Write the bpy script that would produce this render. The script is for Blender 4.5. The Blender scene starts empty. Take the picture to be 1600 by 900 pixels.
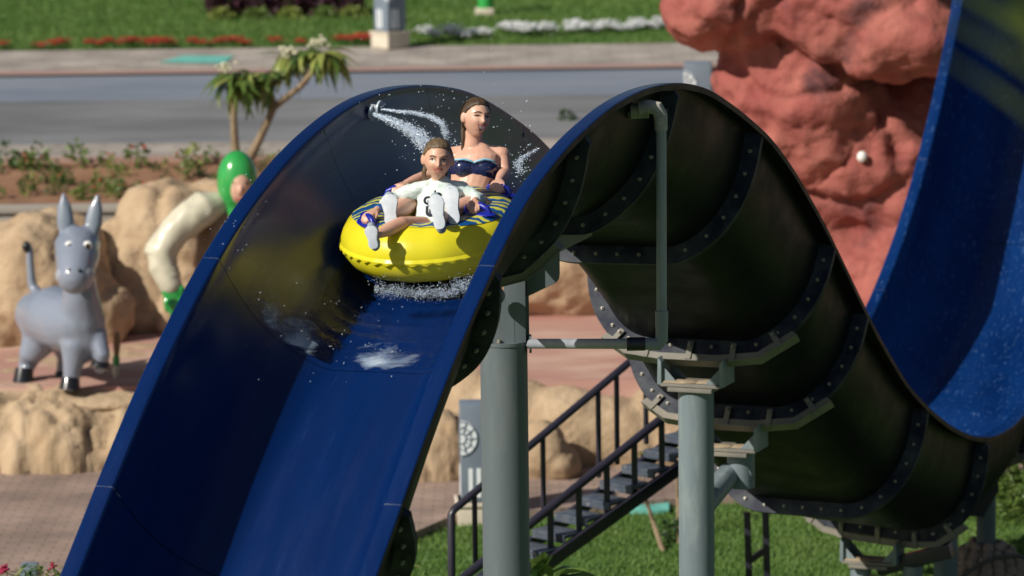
import bpy, bmesh, math, random
import numpy as np
from mathutils import Vector, Matrix, noise
V = Vector
S = bpy.context.scene
COL = S.collection
R = math.radians
rnd = random.Random(7)

# ------------------------------------------------------------------ camera
F_PX, PITCH, ROLL, CAM_H = 6000.0, R(8.5), R(0.7), 7.5
cam = bpy.data.cameras.new('camera')
cam_o = bpy.data.objects.new('camera', cam)
COL.objects.link(cam_o)
cam.sensor_width = 36.0
cam.lens = F_PX / 1600 * 36
cam.clip_start = 0.5
cam.clip_end = 4000
cam_o.matrix_world = (Matrix.Translation((0, 0, CAM_H)) @ Matrix.Rotation(R(90) - PITCH, 4, 'X')
                      @ Matrix.Rotation(-ROLL, 4, 'Z'))
cam.dof.use_dof = True
cam.dof.focus_distance = 23.2
cam.dof.aperture_fstop = 2.3
S.camera = cam_o

# ------------------------------------------------------------------ light
SUN_EL, SUN_LEFT = R(36), R(53)          # sun behind the camera's left shoulder
to_sun = V((-math.sin(SUN_LEFT) * math.cos(SUN_EL), -math.cos(SUN_LEFT) * math.cos(SUN_EL), math.sin(SUN_EL)))
W = bpy.data.worlds.new('World')
S.world = W
W.use_nodes = True
nt = W.node_tree
bg = nt.nodes['Background']
sky = nt.nodes.new('ShaderNodeTexSky')
sky.sky_type = 'NISHITA'
sky.sun_disc = False
sky.sun_elevation = SUN_EL
sky.sun_rotation = math.atan2(to_sun.x, to_sun.y)
sky.air_density = 1.0
sky.dust_density = 1.5
nt.links.new(sky.outputs[0], bg.inputs[0])
bg.inputs[1].default_value = 0.05
sun = bpy.data.lights.new('sun', 'SUN')
sun.energy = 4.8
sun.angle = R(0.53)
sun.color = (1.0, 0.93, 0.82)
sun_o = bpy.data.objects.new('sun', sun)
COL.objects.link(sun_o)
sun_o.rotation_euler = to_sun.to_track_quat('Z', 'Y').to_euler()
sun_o.location = to_sun * 60
S.view_settings.view_transform = 'Standard'
S.view_settings.look = 'None'
S.view_settings.gamma = 1
S.view_settings.exposure = 0.0

# ------------------------------------------------------------------ helpers: picture ray to a point at a real distance
def ray(px, py):
    c, s = math.cos(ROLL), math.sin(ROLL)
    dx, dy = px - 800, py - 450
    x, y = (c * dx - s * dy) / F_PX, (s * dx + c * dy) / F_PX
    ct, st = math.cos(PITCH), math.sin(PITCH)
    return V((x, ct - y * st, -st - y * ct))

def at(px, py, Y):
    r = ray(px, py)
    return V((0, 0, CAM_H)) + r * (Y / r.y)

def atz(px, py, z):
    r = ray(px, py)
    return V((0, 0, CAM_H)) + r * ((z - CAM_H) / r.z)

def lin(r, g, b):
    def f(c):
        c /= 255.0
        return c / 12.92 if c <= 0.04045 else ((c + 0.055) / 1.055) ** 2.4
    return (f(r), f(g), f(b))

# ------------------------------------------------------------------ materials
def mat(name, c1, c2=None, scale=4.0, rough=0.6, bump=0.0, bscale=30.0, spec=0.5, coat=0.0, metal=0.0,
        trans=0.0, c3=None, scale3=1.0, stretch=(1, 1, 1), th=(0.35, 0.65), th3=(0.5, 0.7), sss=0.0, detail=6.0, rvar=0.0,
        coat_rough=0.08, transl=0.0, turn=None):
    m = bpy.data.materials.new(name)
    m.use_nodes = True
    n = m.node_tree.nodes
    L = m.node_tree.links
    p = n['Principled BSDF']
    p.inputs['Base Color'].default_value = (*c1, 1)
    p.inputs['Roughness'].default_value = rough
    p.inputs['Specular IOR Level'].default_value = spec
    p.inputs['Coat Weight'].default_value = coat
    p.inputs['Coat Roughness'].default_value = coat_rough
    p.inputs['Metallic'].default_value = metal
    p.inputs['Transmission Weight'].default_value = trans
    if sss:
        p.inputs['Subsurface Weight'].default_value = sss
        p.inputs['Subsurface Radius'].default_value = (0.012, 0.005, 0.003)
        p.inputs['Subsurface Scale'].default_value = 1.0
    tc = n.new('ShaderNodeTexCoord')
    mp = n.new('ShaderNodeMapping')
    mp.inputs['Scale'].default_value = stretch
    if turn is not None:
        m0 = n.new('ShaderNodeMapping')
        m0.inputs['Rotation'].default_value = turn
        L.new(tc.outputs['Object'], m0.inputs[0])
        L.new(m0.outputs[0], mp.inputs[0])
    else:
        L.new(tc.outputs['Object'], mp.inputs[0])

    def noi(sc, det=detail):
        t = n.new('ShaderNodeTexNoise')
        t.inputs['Scale'].default_value = sc
        t.inputs['Detail'].default_value = det
        t.inputs['Roughness'].default_value = 0.6
        L.new(mp.outputs[0], t.inputs['Vector'])
        return t

    def ramp(src, a, b):
        r = n.new('ShaderNodeMapRange')
        r.inputs[1].default_value, r.inputs[2].default_value = a, b
        r.clamp = True
        L.new(src, r.inputs[0])
        return r.outputs[0]
    out = None
    if c2:
        mx = n.new('ShaderNodeMix')
        mx.data_type = 'RGBA'
        L.new(ramp(noi(scale).outputs[0], *th), mx.inputs[0])
        mx.inputs[6].default_value = (*c1, 1)
        mx.inputs[7].default_value = (*c2, 1)
        out = mx.outputs[2]
    if c3:
        m3 = n.new('ShaderNodeMix')
        m3.data_type = 'RGBA'
        L.new(ramp(noi(scale3).outputs[0], *th3), m3.inputs[0])
        if out:
            L.new(out, m3.inputs[6])
        else:
            m3.inputs[6].default_value = (*c1, 1)
        m3.inputs[7].default_value = (*c3, 1)
        out = m3.outputs[2]
    if out:
        L.new(out, p.inputs['Base Color'])
    if rvar:
        rr = n.new('ShaderNodeMapRange')
        rr.inputs[3].default_value, rr.inputs[4].default_value = max(0, rough - rvar), min(1, rough + rvar)
        rr.inputs[1].default_value, rr.inputs[2].default_value = 0.3, 0.7
        L.new(noi(scale * 2.3).outputs[0], rr.inputs[0])
        L.new(rr.outputs[0], p.inputs['Roughness'])
    if bump:
        b = n.new('ShaderNodeBump')
        b.inputs['Strength'].default_value = min(1.0, bump)
        b.inputs['Distance'].default_value = 0.02 * max(1.0, bump)
        L.new(noi(bscale).outputs[0], b.inputs['Height'])
        L.new(b.outputs[0], p.inputs['Normal'])
    if transl:
        tl = n.new('ShaderNodeBsdfTranslucent')
        ms = n.new('ShaderNodeMixShader')
        ms.inputs[0].default_value = transl
        if out:
            L.new(out, tl.inputs[0])
        else:
            tl.inputs[0].default_value = (*c1, 1)
        o = n['Material Output']
        L.new(p.outputs[0], ms.inputs[1])
        L.new(tl.outputs[0], ms.inputs[2])
        L.new(ms.outputs[0], o.inputs[0])
    return m

def brick_mat(name, c1, c2, mortar, w, h, rough=0.85):
    m = mat(name, c1, rough=rough)
    n = m.node_tree.nodes
    L = m.node_tree.links
    p = n['Principled BSDF']
    tc = n['Texture Coordinate']
    bt = n.new('ShaderNodeTexBrick')
    bt.inputs['Scale'].default_value = 1.0
    bt.inputs['Brick Width'].default_value = w
    bt.inputs['Row Height'].default_value = h
    bt.inputs['Mortar Size'].default_value = 0.008
    bt.inputs['Color1'].default_value = (*c1, 1)
    bt.inputs['Color2'].default_value = (*c2, 1)
    bt.inputs['Mortar'].default_value = (*mortar, 1)
    L.new(tc.outputs['Object'], bt.inputs[0])
    no = n.new('ShaderNodeTexNoise')
    no.inputs['Scale'].default_value = 1.2
    no.inputs['Detail'].default_value = 8
    L.new(tc.outputs['Object'], no.inputs[0])
    mx = n.new('ShaderNodeMix')
    mx.data_type = 'RGBA'
    mx.blend_type = 'MULTIPLY'
    mx.inputs[0].default_value = 0.8
    hv = n.new('ShaderNodeMapRange')
    hv.inputs[1].default_value, hv.inputs[2].default_value = 0.3, 0.7
    hv.inputs[3].default_value, hv.inputs[4].default_value = 0.6, 1.3
    L.new(no.outputs[0], hv.inputs[0])
    L.new(bt.outputs[0], mx.inputs[6])
    L.new(hv.outputs[0], mx.inputs[7])
    L.new(mx.outputs[2], p.inputs['Base Color'])
    b = n.new('ShaderNodeBump')
    b.inputs['Distance'].default_value = 0.01
    b.inputs['Strength'].default_value = 0.5
    b.invert = True
    L.new(bt.outputs[1], b.inputs['Height'])
    L.new(b.outputs[0], p.inputs['Normal'])
    return m

M = {}
M['blue'] = mat('blue gelcoat', (0.0004, 0.0125, 0.076), (0.0006, 0.0155, 0.092), 2.0, rough=0.26, rvar=0.07, coat=0.0, bump=0.05, bscale=12, spec=0.42,
                c3=(0.010, 0.036, 0.13), scale3=9.0, th3=(0.6, 1.0), stretch=(0.12, 2.2, 0.5), turn=(0, 0, -R(69)))
M['blue_wet_glints'] = mat('wet blue gelcoat with painted glints', (0.0008, 0.016, 0.09), (0.003, 0.03, 0.14), 3.0, rough=0.22, rvar=0.08, coat=0.0, bump=0.25, bscale=26, spec=0.45,
                    c3=(0.06, 0.13, 0.30), scale3=42.0, th3=(0.58, 0.74), stretch=(0.35, 1.0, 0.35), turn=(0, 0, -R(69)))  # pale speckle in the colour stands in for glints on the wet surface
M['shell'] = mat('dark shell', (0.0062, 0.0062, 0.0095), (0.0105, 0.0105, 0.014), 1.6, rough=0.46, rvar=0.1, bump=0.10, bscale=70, spec=0.13)
M['flange'] = mat('flange', (0.010, 0.014, 0.032), (0.07, 0.078, 0.09), 5.0, rough=0.6, spec=0.25, bump=0.08, bscale=40, th=(0.4, 0.75))
M['seal'] = mat('seal', (0.02, 0.045, 0.12), (0.12, 0.15, 0.2), 9, rough=0.6)
M['bolt'] = mat('bolt', (0.42, 0.41, 0.38), (0.3, 0.26, 0.2), 30, rough=0.5, metal=0.4)
M['steel'] = mat('dusty steel', (0.215, 0.205, 0.18), (0.16, 0.152, 0.135), 6, rough=0.7, bump=0.1, bscale=60, c3=(0.36, 0.31, 0.23), scale3=3, th3=(0.5, 0.75))
M['dust'] = mat('sand dust', (0.42, 0.33, 0.22), (0.3, 0.24, 0.17), 20, rough=0.95, bump=0.3, bscale=80)
M['post'] = mat('grey painted post', (0.122, 0.15, 0.17), (0.105, 0.132, 0.15), 3, rough=0.5, bump=0.05, bscale=50, stretch=(1, 1, 0.25), c3=(0.165, 0.19, 0.2), scale3=6, th3=(0.5, 0.8), detail=9)
M['post_blue'] = mat('blue grey post', (0.185, 0.235, 0.262), (0.15, 0.195, 0.222), 3, rough=0.5, bump=0.05, bscale=50, stretch=(1, 1, 0.2), c3=(0.29, 0.33, 0.34), scale3=7, th3=(0.5, 0.75))
M['pvc'] = mat('grey pipe', (0.33, 0.35, 0.40), (0.26, 0.28, 0.32), 6, rough=0.5, stretch=(1, 1, 0.3))
M['fitting'] = mat('pipe fitting', (0.22, 0.225, 0.24), (0.42, 0.39, 0.33), 14, rough=0.6)
M['rail'] = mat('dark rail paint', (0.022, 0.02, 0.032), (0.03, 0.028, 0.045), 5, rough=0.35)
M['tread'] = mat('tread', (0.045, 0.062, 0.095), (0.1, 0.115, 0.14), 9, rough=0.4, c3=(0.3, 0.3, 0.3), scale3=16, th3=(0.62, 0.75))
M['yellow'] = mat('yellow vinyl', (0.78, 0.69, 0.02), (0.82, 0.75, 0.03), 3, rough=0.33, spec=0.45, bump=0.03, bscale=8, transl=0.12)
M['handle'] = mat('handle blue', (0.008, 0.018, 0.30), rough=0.35)
M['skin'] = mat('skin warm', (0.64, 0.365, 0.265), (0.71, 0.43, 0.32), 9, rough=0.38, rvar=0.12, sss=0.12, c3=(0.62, 0.28, 0.20), scale3=5, th3=(0.55, 0.8))
M['skin_child'] = mat('skin child', (0.64, 0.36, 0.25), (0.70, 0.41, 0.295), 9, rough=0.45, sss=0.12, c3=(0.62, 0.28, 0.20), scale3=6, th3=(0.55, 0.8))
M['hair'] = mat('wet brown hair', (0.045, 0.026, 0.014), (0.10, 0.06, 0.034), 30, rough=0.38, stretch=(1, 1, 0.3), bump=0.4, bscale=90)
M['hair_child'] = mat('wet fair hair', (0.12, 0.078, 0.043), (0.21, 0.145, 0.085), 30, rough=0.4, stretch=(1, 1, 0.3), bump=0.4, bscale=90)
M['bikini'] = mat('navy bikini', (0.008, 0.014, 0.06), (0.02, 0.03, 0.10), 40, rough=0.22, coat=0.5)
M['trim'] = mat('pale blue trim', (0.25, 0.58, 0.78), rough=0.5)
M['shirt'] = mat('mint rash shirt', (0.62, 0.755, 0.715), (0.70, 0.80, 0.775), 9, rough=0.6, bump=0.6, bscale=16, stretch=(1, 1, 1.6))
M['glyph'] = mat('dark glyph', (0.012, 0.012, 0.035), rough=0.7)
M['shoe'] = mat('white water shoe', (0.60, 0.65, 0.71), (0.50, 0.555, 0.62), 26, rough=0.6, bump=0.1, bscale=120)
M['shoe_upper'] = mat('grey water shoe upper', (0.26, 0.32, 0.36), (0.34, 0.4, 0.44), 20, rough=0.8)
M['wristband'] = mat('wristband', (0.02, 0.12, 0.4), rough=0.4)
M['eye'] = mat('eye dark', (0.03, 0.018, 0.012), rough=0.15)
M['eyelid'] = mat('eye socket skin', (0.30, 0.13, 0.085), rough=0.5)
M['brow'] = mat('brow', (0.13, 0.07, 0.04), rough=0.7)
M['lip'] = mat('lip', (0.46, 0.14, 0.12), rough=0.35)
M['teeth'] = mat('teeth', (0.85, 0.82, 0.76), rough=0.2)
M['mouth'] = mat('mouth inside', (0.12, 0.02, 0.02), rough=0.5)
M['sand'] = mat('sandy rock', (0.40, 0.285, 0.175), (0.50, 0.375, 0.245), 2.2, rough=0.9, bump=1.2, bscale=14, c3=(0.26, 0.165, 0.095), scale3=1.3, th3=(0.5, 0.78))
M['sand_drape'] = mat('sandy drape rock', (0.38, 0.272, 0.165), (0.50, 0.375, 0.245), 3.0, rough=0.9, bump=1.4, bscale=10, stretch=(1, 1, 0.3), c3=(0.28, 0.18, 0.1), scale3=2.2, th3=(0.55, 0.8))
M['boulder'] = mat('brown boulder', (0.34, 0.24, 0.15), (0.42, 0.31, 0.2), 3, rough=0.9, bump=0.6, bscale=12)
M['red_rock'] = mat('red rock', (0.285, 0.070, 0.060), (0.42, 0.145, 0.112), 1.6, rough=0.85, bump=2.2, bscale=5, c3=(0.10, 0.033, 0.036), scale3=1.5, th3=(0.56, 0.72), th=(0.36, 0.66))
M['white_paint'] = mat('white paint', (0.82, 0.82, 0.8), rough=0.5)
M['donkey'] = mat('grey glossy paint', (0.22, 0.255, 0.33), (0.25, 0.285, 0.36), 2, rough=0.28, coat=0.5)
M['hoof'] = mat('black gloss', (0.012, 0.013, 0.016), rough=0.3, coat=0.3)
M['muzzle'] = mat('pale grey paint', (0.34, 0.36, 0.41), rough=0.3, coat=0.4)
M['green_gloss'] = mat('green gloss', (0.02, 0.30, 0.06), (0.05, 0.40, 0.09), 3, rough=0.2, coat=0.6)
M['cream'] = mat('cream paint', (0.66, 0.62, 0.48), (0.55, 0.52, 0.4), 5, rough=0.4, coat=0.3)
M['brown_paint'] = mat('brown paint', (0.22, 0.13, 0.075), (0.3, 0.19, 0.11), 8, rough=0.6)
M['lamp_grey'] = mat('lamp blue grey', (0.16, 0.20, 0.255), (0.185, 0.23, 0.285), 4, rough=0.5)
M['lamp_white'] = mat('lamp diffuser', (0.80, 0.85, 0.88), rough=0.4)
M['lamp_base'] = mat('lamp plinth', (0.66, 0.60, 0.49), (0.58, 0.52, 0.42), 6, rough=0.85)
M['teal'] = mat('teal mat', (0.16, 0.50, 0.43), (0.12, 0.42, 0.37), 5, rough=0.8)
M['bark'] = mat('pale bark', (0.30, 0.225, 0.14), (0.2, 0.145, 0.09), 12, rough=0.9, bump=0.4, bscale=40)
M['leaf'] = mat('leaf green', (0.10, 0.175, 0.035), (0.165, 0.24, 0.055), 5, rough=0.4, transl=0.3)
M['leaf_yellow'] = mat('leaf yellow green', (0.34, 0.38, 0.10), (0.22, 0.30, 0.06), 5, rough=0.45, transl=0.3)
M['leaf_dark'] = mat('leaf dark green', (0.035, 0.085, 0.02), (0.06, 0.12, 0.03), 5, rough=0.4, transl=0.2)
M['purple'] = mat('purple leaf', (0.05, 0.018, 0.032), (0.09, 0.03, 0.05), 5, rough=0.5)
M['red_petal'] = mat('red petal', (0.42, 0.035, 0.022), (0.55, 0.07, 0.03), 20, rough=0.6, transl=0.2)
M['pink_petal'] = mat('crimson petal', (0.45, 0.02, 0.09), rough=0.6, transl=0.2)
M['white_petal'] = mat('white petal', (0.80, 0.82, 0.84), rough=0.6, transl=0.2)
M['cream_petal'] = mat('cream petal', (0.80, 0.78, 0.6), rough=0.6, transl=0.2)
M['frond'] = mat('palm frond', (0.15, 0.19, 0.05), (0.22, 0.26, 0.075), 3, rough=0.45, transl=0.3)
M['grass'] = mat('lawn', (0.07, 0.15, 0.026), (0.105, 0.19, 0.04), 1.2, rough=0.9, bump=0.9, bscale=50, c3=(0.11, 0.16, 0.045), scale3=0.7, th3=(0.5, 0.75))
M['blade'] = mat('grass blade', (0.095, 0.20, 0.035), (0.15, 0.25, 0.055), 0.9, rough=0.6, transl=0.25)
M['far_grass'] = mat('far lawn', (0.085, 0.18, 0.03), (0.125, 0.225, 0.045), 0.8, rough=0.9, bump=0.8, bscale=20, c3=(0.15, 0.22, 0.06), scale3=0.35, th3=(0.5, 0.75))
M['soil'] = mat('red brown soil', (0.24, 0.115, 0.062), (0.30, 0.165, 0.095), 3, rough=0.95, bump=0.8, bscale=15, c3=(0.17, 0.09, 0.05), scale3=1.2)
M['concrete'] = mat('wall concrete', (0.36, 0.335, 0.295), (0.31, 0.285, 0.25), 1.4, rough=0.9, bump=0.2, bscale=30)
M['path'] = brick_mat('path paving', (0.36, 0.26, 0.21), (0.29, 0.215, 0.185), (0.2, 0.15, 0.12), 0.22, 0.11)
M['terrace'] = mat('pink terrace paving', (0.46, 0.275, 0.225), (0.40, 0.19, 0.155), 0.9, rough=0.85, stretch=(0.4, 1, 1), c3=(0.56, 0.40, 0.31), scale3=1.1, th3=(0.48, 0.66), bump=0.1, bscale=20)
M['road'] = mat('road cobble', (0.125, 0.13, 0.14), (0.215, 0.22, 0.23), 0.7, rough=0.8, stretch=(0.3, 1, 1), bump=0.3, bscale=18, c3=(0.12, 0.12, 0.125), scale3=1.5, th3=(0.5, 0.75))
M['road_blue'] = mat('road blue grey band', (0.175, 0.205, 0.26), (0.25, 0.275, 0.32), 0.7, rough=0.7, stretch=(0.3, 1, 1), bump=0.1, bscale=18)
M['pave'] = brick_mat('beige paving', (0.40, 0.36, 0.315), (0.33, 0.29, 0.26), (0.22, 0.19, 0.17), 0.6, 0.3)
M['pave_pink'] = mat('pink paving strip', (0.40, 0.27, 0.23), (0.34, 0.22, 0.195), 2, rough=0.85, stretch=(0.4, 1, 1))
M['cobble'] = mat('cobble stone', (0.38, 0.28, 0.205), (0.31, 0.225, 0.175), 4, rough=0.85, bump=0.3, bscale=25)
M['mortar'] = mat('mortar', (0.23, 0.18, 0.13), rough=0.95, bump=0.3)
M['hose'] = mat('hose', (0.12, 0.105, 0.085), rough=0.6)
M['clay'] = mat('dark clay kerb', (0.2, 0.12, 0.085), (0.26, 0.16, 0.11), 4, rough=0.9)
def water_mat(name, clear, tint):
    m = mat(name, tint, rough=0.12, spec=0.8)
    n = m.node_tree.nodes
    L = m.node_tree.links
    tr = n.new('ShaderNodeBsdfTransparent')
    ms = n.new('ShaderNodeMixShader')
    ms.inputs[0].default_value = clear
    L.new(n['Principled BSDF'].outputs[0], ms.inputs[1])
    L.new(tr.outputs[0], ms.inputs[2])
    L.new(ms.outputs[0], n['Material Output'].inputs[0])
    return m
M['foam'] = water_mat('water spray', 0.25, (0.70, 0.82, 0.96))

def sheet_mat():
    m = bpy.data.materials.new('running water')
    m.use_nodes = True
    n = m.node_tree.nodes
    L = m.node_tree.links
    n.remove(n['Principled BSDF'])
    gl = n.new('ShaderNodeBsdfGlossy')
    gl.inputs['Roughness'].default_value = 0.06
    tr = n.new('ShaderNodeBsdfTransparent')
    fr = n.new('ShaderNodeFresnel')
    fr.inputs[0].default_value = 1.33
    ms = n.new('ShaderNodeMixShader')
    tc = n.new('ShaderNodeTexCoord')
    no = n.new('ShaderNodeTexNoise')
    no.inputs['Scale'].default_value = 34
    no.inputs['Detail'].default_value = 4
    b = n.new('ShaderNodeBump')
    b.inputs['Strength'].default_value = 0.5
    b.inputs['Distance'].default_value = 0.01
    L.new(tc.outputs['Object'], no.inputs[0])
    L.new(no.outputs[0], b.inputs['Height'])
    L.new(b.outputs[0], gl.inputs['Normal'])
    L.new(b.outputs[0], fr.inputs['Normal'])
    L.new(fr.outputs[0], ms.inputs[0])
    L.new(tr.outputs[0], ms.inputs[1])
    L.new(gl.outputs[0], ms.inputs[2])
    L.new(ms.outputs[0], n['Material Output'].inputs[0])
    return m
M['water'] = sheet_mat()
M['nozzle'] = mat('nozzle disc', (0.42, 0.5, 0.58), rough=0.4)

def foam_sheet_mat():
    m = mat('foam film', (0.42, 0.58, 0.80), (0.62, 0.74, 0.88), 14, rough=0.3)
    n = m.node_tree.nodes
    L = m.node_tree.links
    tc = n['Texture Coordinate']
    no = n.new('ShaderNodeTexNoise')
    no.inputs['Scale'].default_value = 7
    no.inputs['Detail'].default_value = 8
    no.inputs['Roughness'].default_value = 0.68
    no.inputs['Distortion'].default_value = 0.6
    mp = n.new('ShaderNodeMapping')
    mp.inputs['Scale'].default_value = (0.4, 1.2, 2.6)
    L.new(tc.outputs['Object'], mp.inputs[0])
    L.new(mp.outputs[0], no.inputs[0])
    at_ = n.new('ShaderNodeAttribute')
    at_.attribute_name = 'thickness'
    ad = n.new('ShaderNodeMath')
    ad.operation = 'MULTIPLY_ADD'
    L.new(at_.outputs['Fac'], ad.inputs[0])
    ad.inputs[1].default_value = 0.55
    L.new(no.outputs[0], ad.inputs[2])
    r = n.new('ShaderNodeMapRange')
    r.inputs[1].default_value, r.inputs[2].default_value = 0.74, 1.2
    r.inputs[4].default_value = 0.75
    L.new(ad.outputs[0], r.inputs[0])
    L.new(r.outputs[0], n['Principled BSDF'].inputs['Alpha'])
    return m
M['film'] = foam_sheet_mat()

def pattern_mat():
    m = mat('raft top print', (0.008, 0.07, 0.27), rough=0.32, spec=0.45)
    n = m.node_tree.nodes
    L = m.node_tree.links
    tc = n['Texture Coordinate']
    w = n.new('ShaderNodeTexWave')
    w.wave_type = 'RINGS'
    w.inputs['Scale'].default_value = 4.4
    w.inputs['Distortion'].default_value = 9.0
    w.inputs['Detail'].default_value = 2.0
    w.inputs['Detail Scale'].default_value = 1.6
    L.new(tc.outputs['Object'], w.inputs[0])
    r = n.new('ShaderNodeMapRange')
    r.inputs[1].default_value, r.inputs[2].default_value = 0.62, 0.7
    L.new(w.outputs[1], r.inputs[0])
    mx = n.new('ShaderNodeMix')
    mx.data_type = 'RGBA'
    mx.inputs[6].default_value = (0.007, 0.075, 0.25, 1)
    mx.inputs[7].default_value = (0.62, 0.60, 0.06, 1)
    L.new(r.outputs[0], mx.inputs[0])
    L.new(mx.outputs[2], n['Principled BSDF'].inputs['Base Color'])
    return m
M['print'] = pattern_mat()

# ------------------------------------------------------------------ mesh builder
class MB:
    def __init__(s):
        s.v, s.f, s.m = [], [], []
        s.cur = 0

    def add(s, vs, fs):
        o = len(s.v)
        s.v += [tuple(p) for p in vs]
        s.f += [tuple(i + o for i in q) for q in fs]
        s.m += [s.cur] * len(fs)
        return s

    def box(s, c, size, rot=None):
        hx, hy, hz = size[0] / 2, size[1] / 2, size[2] / 2
        vs = [V((x, y, z)) for x in (-hx, hx) for y in (-hy, hy) for z in (-hz, hz)]
        if rot is not None:
            vs = [rot @ p for p in vs]
        c = V(c)
        return s.add([c + p for p in vs], [(0, 1, 3, 2), (4, 6, 7, 5), (0, 4, 5, 1), (2, 3, 7, 6), (0, 2, 6, 4), (1, 5, 7, 3)])

    def bar(s, p0, p1, w, h, up=(0, 0, 1)):
        p0, p1 = V(p0), V(p1)
        t = (p1 - p0).normalized()
        a = t.cross(V(up))
        a = a.normalized() if a.length > 1e-5 else V((1, 0, 0))
        b = a.cross(t)
        vs = [p + a * (i * w / 2) + b * (j * h / 2) for p in (p0, p1) for i, j in ((-1, -1), (1, -1), (1, 1), (-1, 1))]
        return s.add(vs, [(0, 1, 2, 3), (7, 6, 5, 4), (0, 4, 5, 1), (1, 5, 6, 2), (2, 6, 7, 3), (3, 7, 4, 0)])

    def tube(s, pts, rad, n=10, caps=True, side=None, closed=False):
        """swept tube; a radius may be a number or (radius along side, radius across)"""
        pts = [V(p) for p in pts]
        k = len(pts)
        if not isinstance(rad, (list, tuple)):
            rad = [rad] * k
        rad = [(r, r) if not isinstance(r, (tuple, list)) else r for r in rad]
        T = []
        for i in range(k):
            if closed:
                a, b = pts[i - 1], pts[(i + 1) % k]
            else:
                a, b = pts[max(0, i - 1)], pts[min(k - 1, i + 1)]
            d = b - a
            T.append(d.normalized() if d.length > 1e-9 else V((0, 0, 1)))
        u = V(side) if side is not None else T[0].orthogonal()
        rings = []
        for i in range(k):
            u2 = u - T[i] * u.dot(T[i])
            if u2.length < 1e-6:
                u2 = T[i].orthogonal()
            u2.normalize()
            if side is None:
                u = u2
            w = T[i].cross(u2)
            rings.append((pts[i], u2, w, T[i], rad[i]))
        seq = []
        if caps and not closed:
            p, a, b, t, r = rings[0]
            for q in (80, 52, 26):
                c, sn = math.cos(R(q)), math.sin(R(q))
                seq.append((p - t * (min(r) * sn), a, b, r[0] * c, r[1] * c))
        for p, a, b, t, r in rings:
            seq.append((p, a, b, r[0], r[1]))
        if caps and not closed:
            p, a, b, t, r = rings[-1]
            for q in (26, 52, 80):
                c, sn = math.cos(R(q)), math.sin(R(q))
                seq.append((p + t * (min(r) * sn), a, b, r[0] * c, r[1] * c))
        vs, fs = [], []
        for p, a, b, r0, r1 in seq:
            for j in range(n):
                g = 2 * math.pi * j / n
                vs.append(p + a * (r0 * math.cos(g)) + b * (r1 * math.sin(g)))
        m = len(seq)
        for i in range(m if closed else m - 1):
            for j in range(n):
                i2 = (i + 1) % m
                fs.append((i * n + j, i * n + (j + 1) % n, i2 * n + (j + 1) % n, i2 * n + j))
        if not closed:
            fs.append(tuple(range(n - 1, -1, -1)))
            fs.append(tuple((m - 1) * n + j for j in range(n)))
        return s.add(vs, fs)

    def cyl(s, p0, p1, r0, r1=None, n=20):
        r1 = r0 if r1 is None else r1
        return s.tube([p0, p1], [r0, r1], n, caps=False)

    def ell(s, c, r, rot=None, nu=16, nv=10):
        c = V(c)
        if not isinstance(r, (tuple, list)):
            r = (r, r, r)
        vs = [V((0, 0, r[2]))]
        for i in range(1, nv):
            a = math.pi * i / nv
            for j in range(nu):
                g = 2 * math.pi * j / nu
                vs.append(V((r[0] * math.sin(a) * math.cos(g), r[1] * math.sin(a) * math.sin(g), r[2] * math.cos(a))))
        vs.append(V((0, 0, -r[2])))
        if rot is not None:
            vs = [rot @ p for p in vs]
        fs = [(0, 1 + j, 1 + (j + 1) % nu) for j in range(nu)]
        for i in range(nv - 2):
            for j in range(nu):
                a, b = 1 + i * nu, 1 + (i + 1) * nu
                fs.append((a + j, b + j, b + (j + 1) % nu, a + (j + 1) % nu))
        e = len(vs) - 1
        b = 1 + (nv - 2) * nu
        fs += [(e, b + (j + 1) % nu, b + j) for j in range(nu)]
        return s.add([c + p for p in vs], fs)

    def prism(s, poly, ext):
        """poly: list of points; ext: extrusion vector"""
        poly = [V(p) for p in poly]
        e = V(ext)
        n = len(poly)
        vs = poly + [p + e for p in poly]
        fs = [tuple(range(n - 1, -1, -1)), tuple(range(n, 2 * n))] + [(i, (i + 1) % n, n + (i + 1) % n, n + i) for i in range(n)]
        return s.add(vs, fs)

    def sweep(s, sections, closed_sec=True, cap=True):
        n = len(sections[0])
        vs = [p for sec in sections for p in sec]
        fs = []
        k = n if closed_sec else n - 1
        for i in range(len(sections) - 1):
            for j in range(k):
                a, b = i * n, (i + 1) * n
                fs.append((a + j, a + (j + 1) % n, b + (j + 1) % n, b + j))
        if cap and closed_sec:
            fs.append(tuple(range(n - 1, -1, -1)))
            fs.append(tuple((len(sections) - 1) * n + j for j in range(n)))
        return s.add(vs, fs)

    def mesh(s, name, mats, smooth=True, angle=38, fix=True, bevel=0.0):
        me = bpy.data.meshes.new(name)
        me.from_pydata(s.v, [], s.f)
        if not isinstance(mats, (list, tuple)):
            mats = [mats]
        for m in mats:
            me.materials.append(m)
        if len(mats) > 1:
            me.polygons.foreach_set('material_index', s.m)
        if fix or bevel:
            b = bmesh.new()
            b.from_mesh(me)
            if bevel:
                es = [e for e in b.edges if len(e.link_faces) == 2 and e.calc_face_angle(0) > R(50)]
                bmesh.ops.bevel(b, geom=es, offset=bevel, segments=2, affect='EDGES', profile=0.6)
            bmesh.ops.recalc_face_normals(b, faces=b.faces)
            b.to_mesh(me)
            b.free()
        if smooth:
            me.shade_smooth()
            me.set_sharp_from_angle(angle=R(angle))
        me.update()
        return me

    def build(s, name, mats, parent=None, **k):
        return link(name, s.mesh(name, mats, **k), parent)

def link(name, me, parent=None, mw=None):
    o = bpy.data.objects.new(name, me)
    COL.objects.link(o)
    if parent is not None:
        o.parent = parent
        o.matrix_parent_inverse = world_of(parent).inverted()
    if mw is not None:
        o.matrix_basis = mw
    return o

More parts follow.
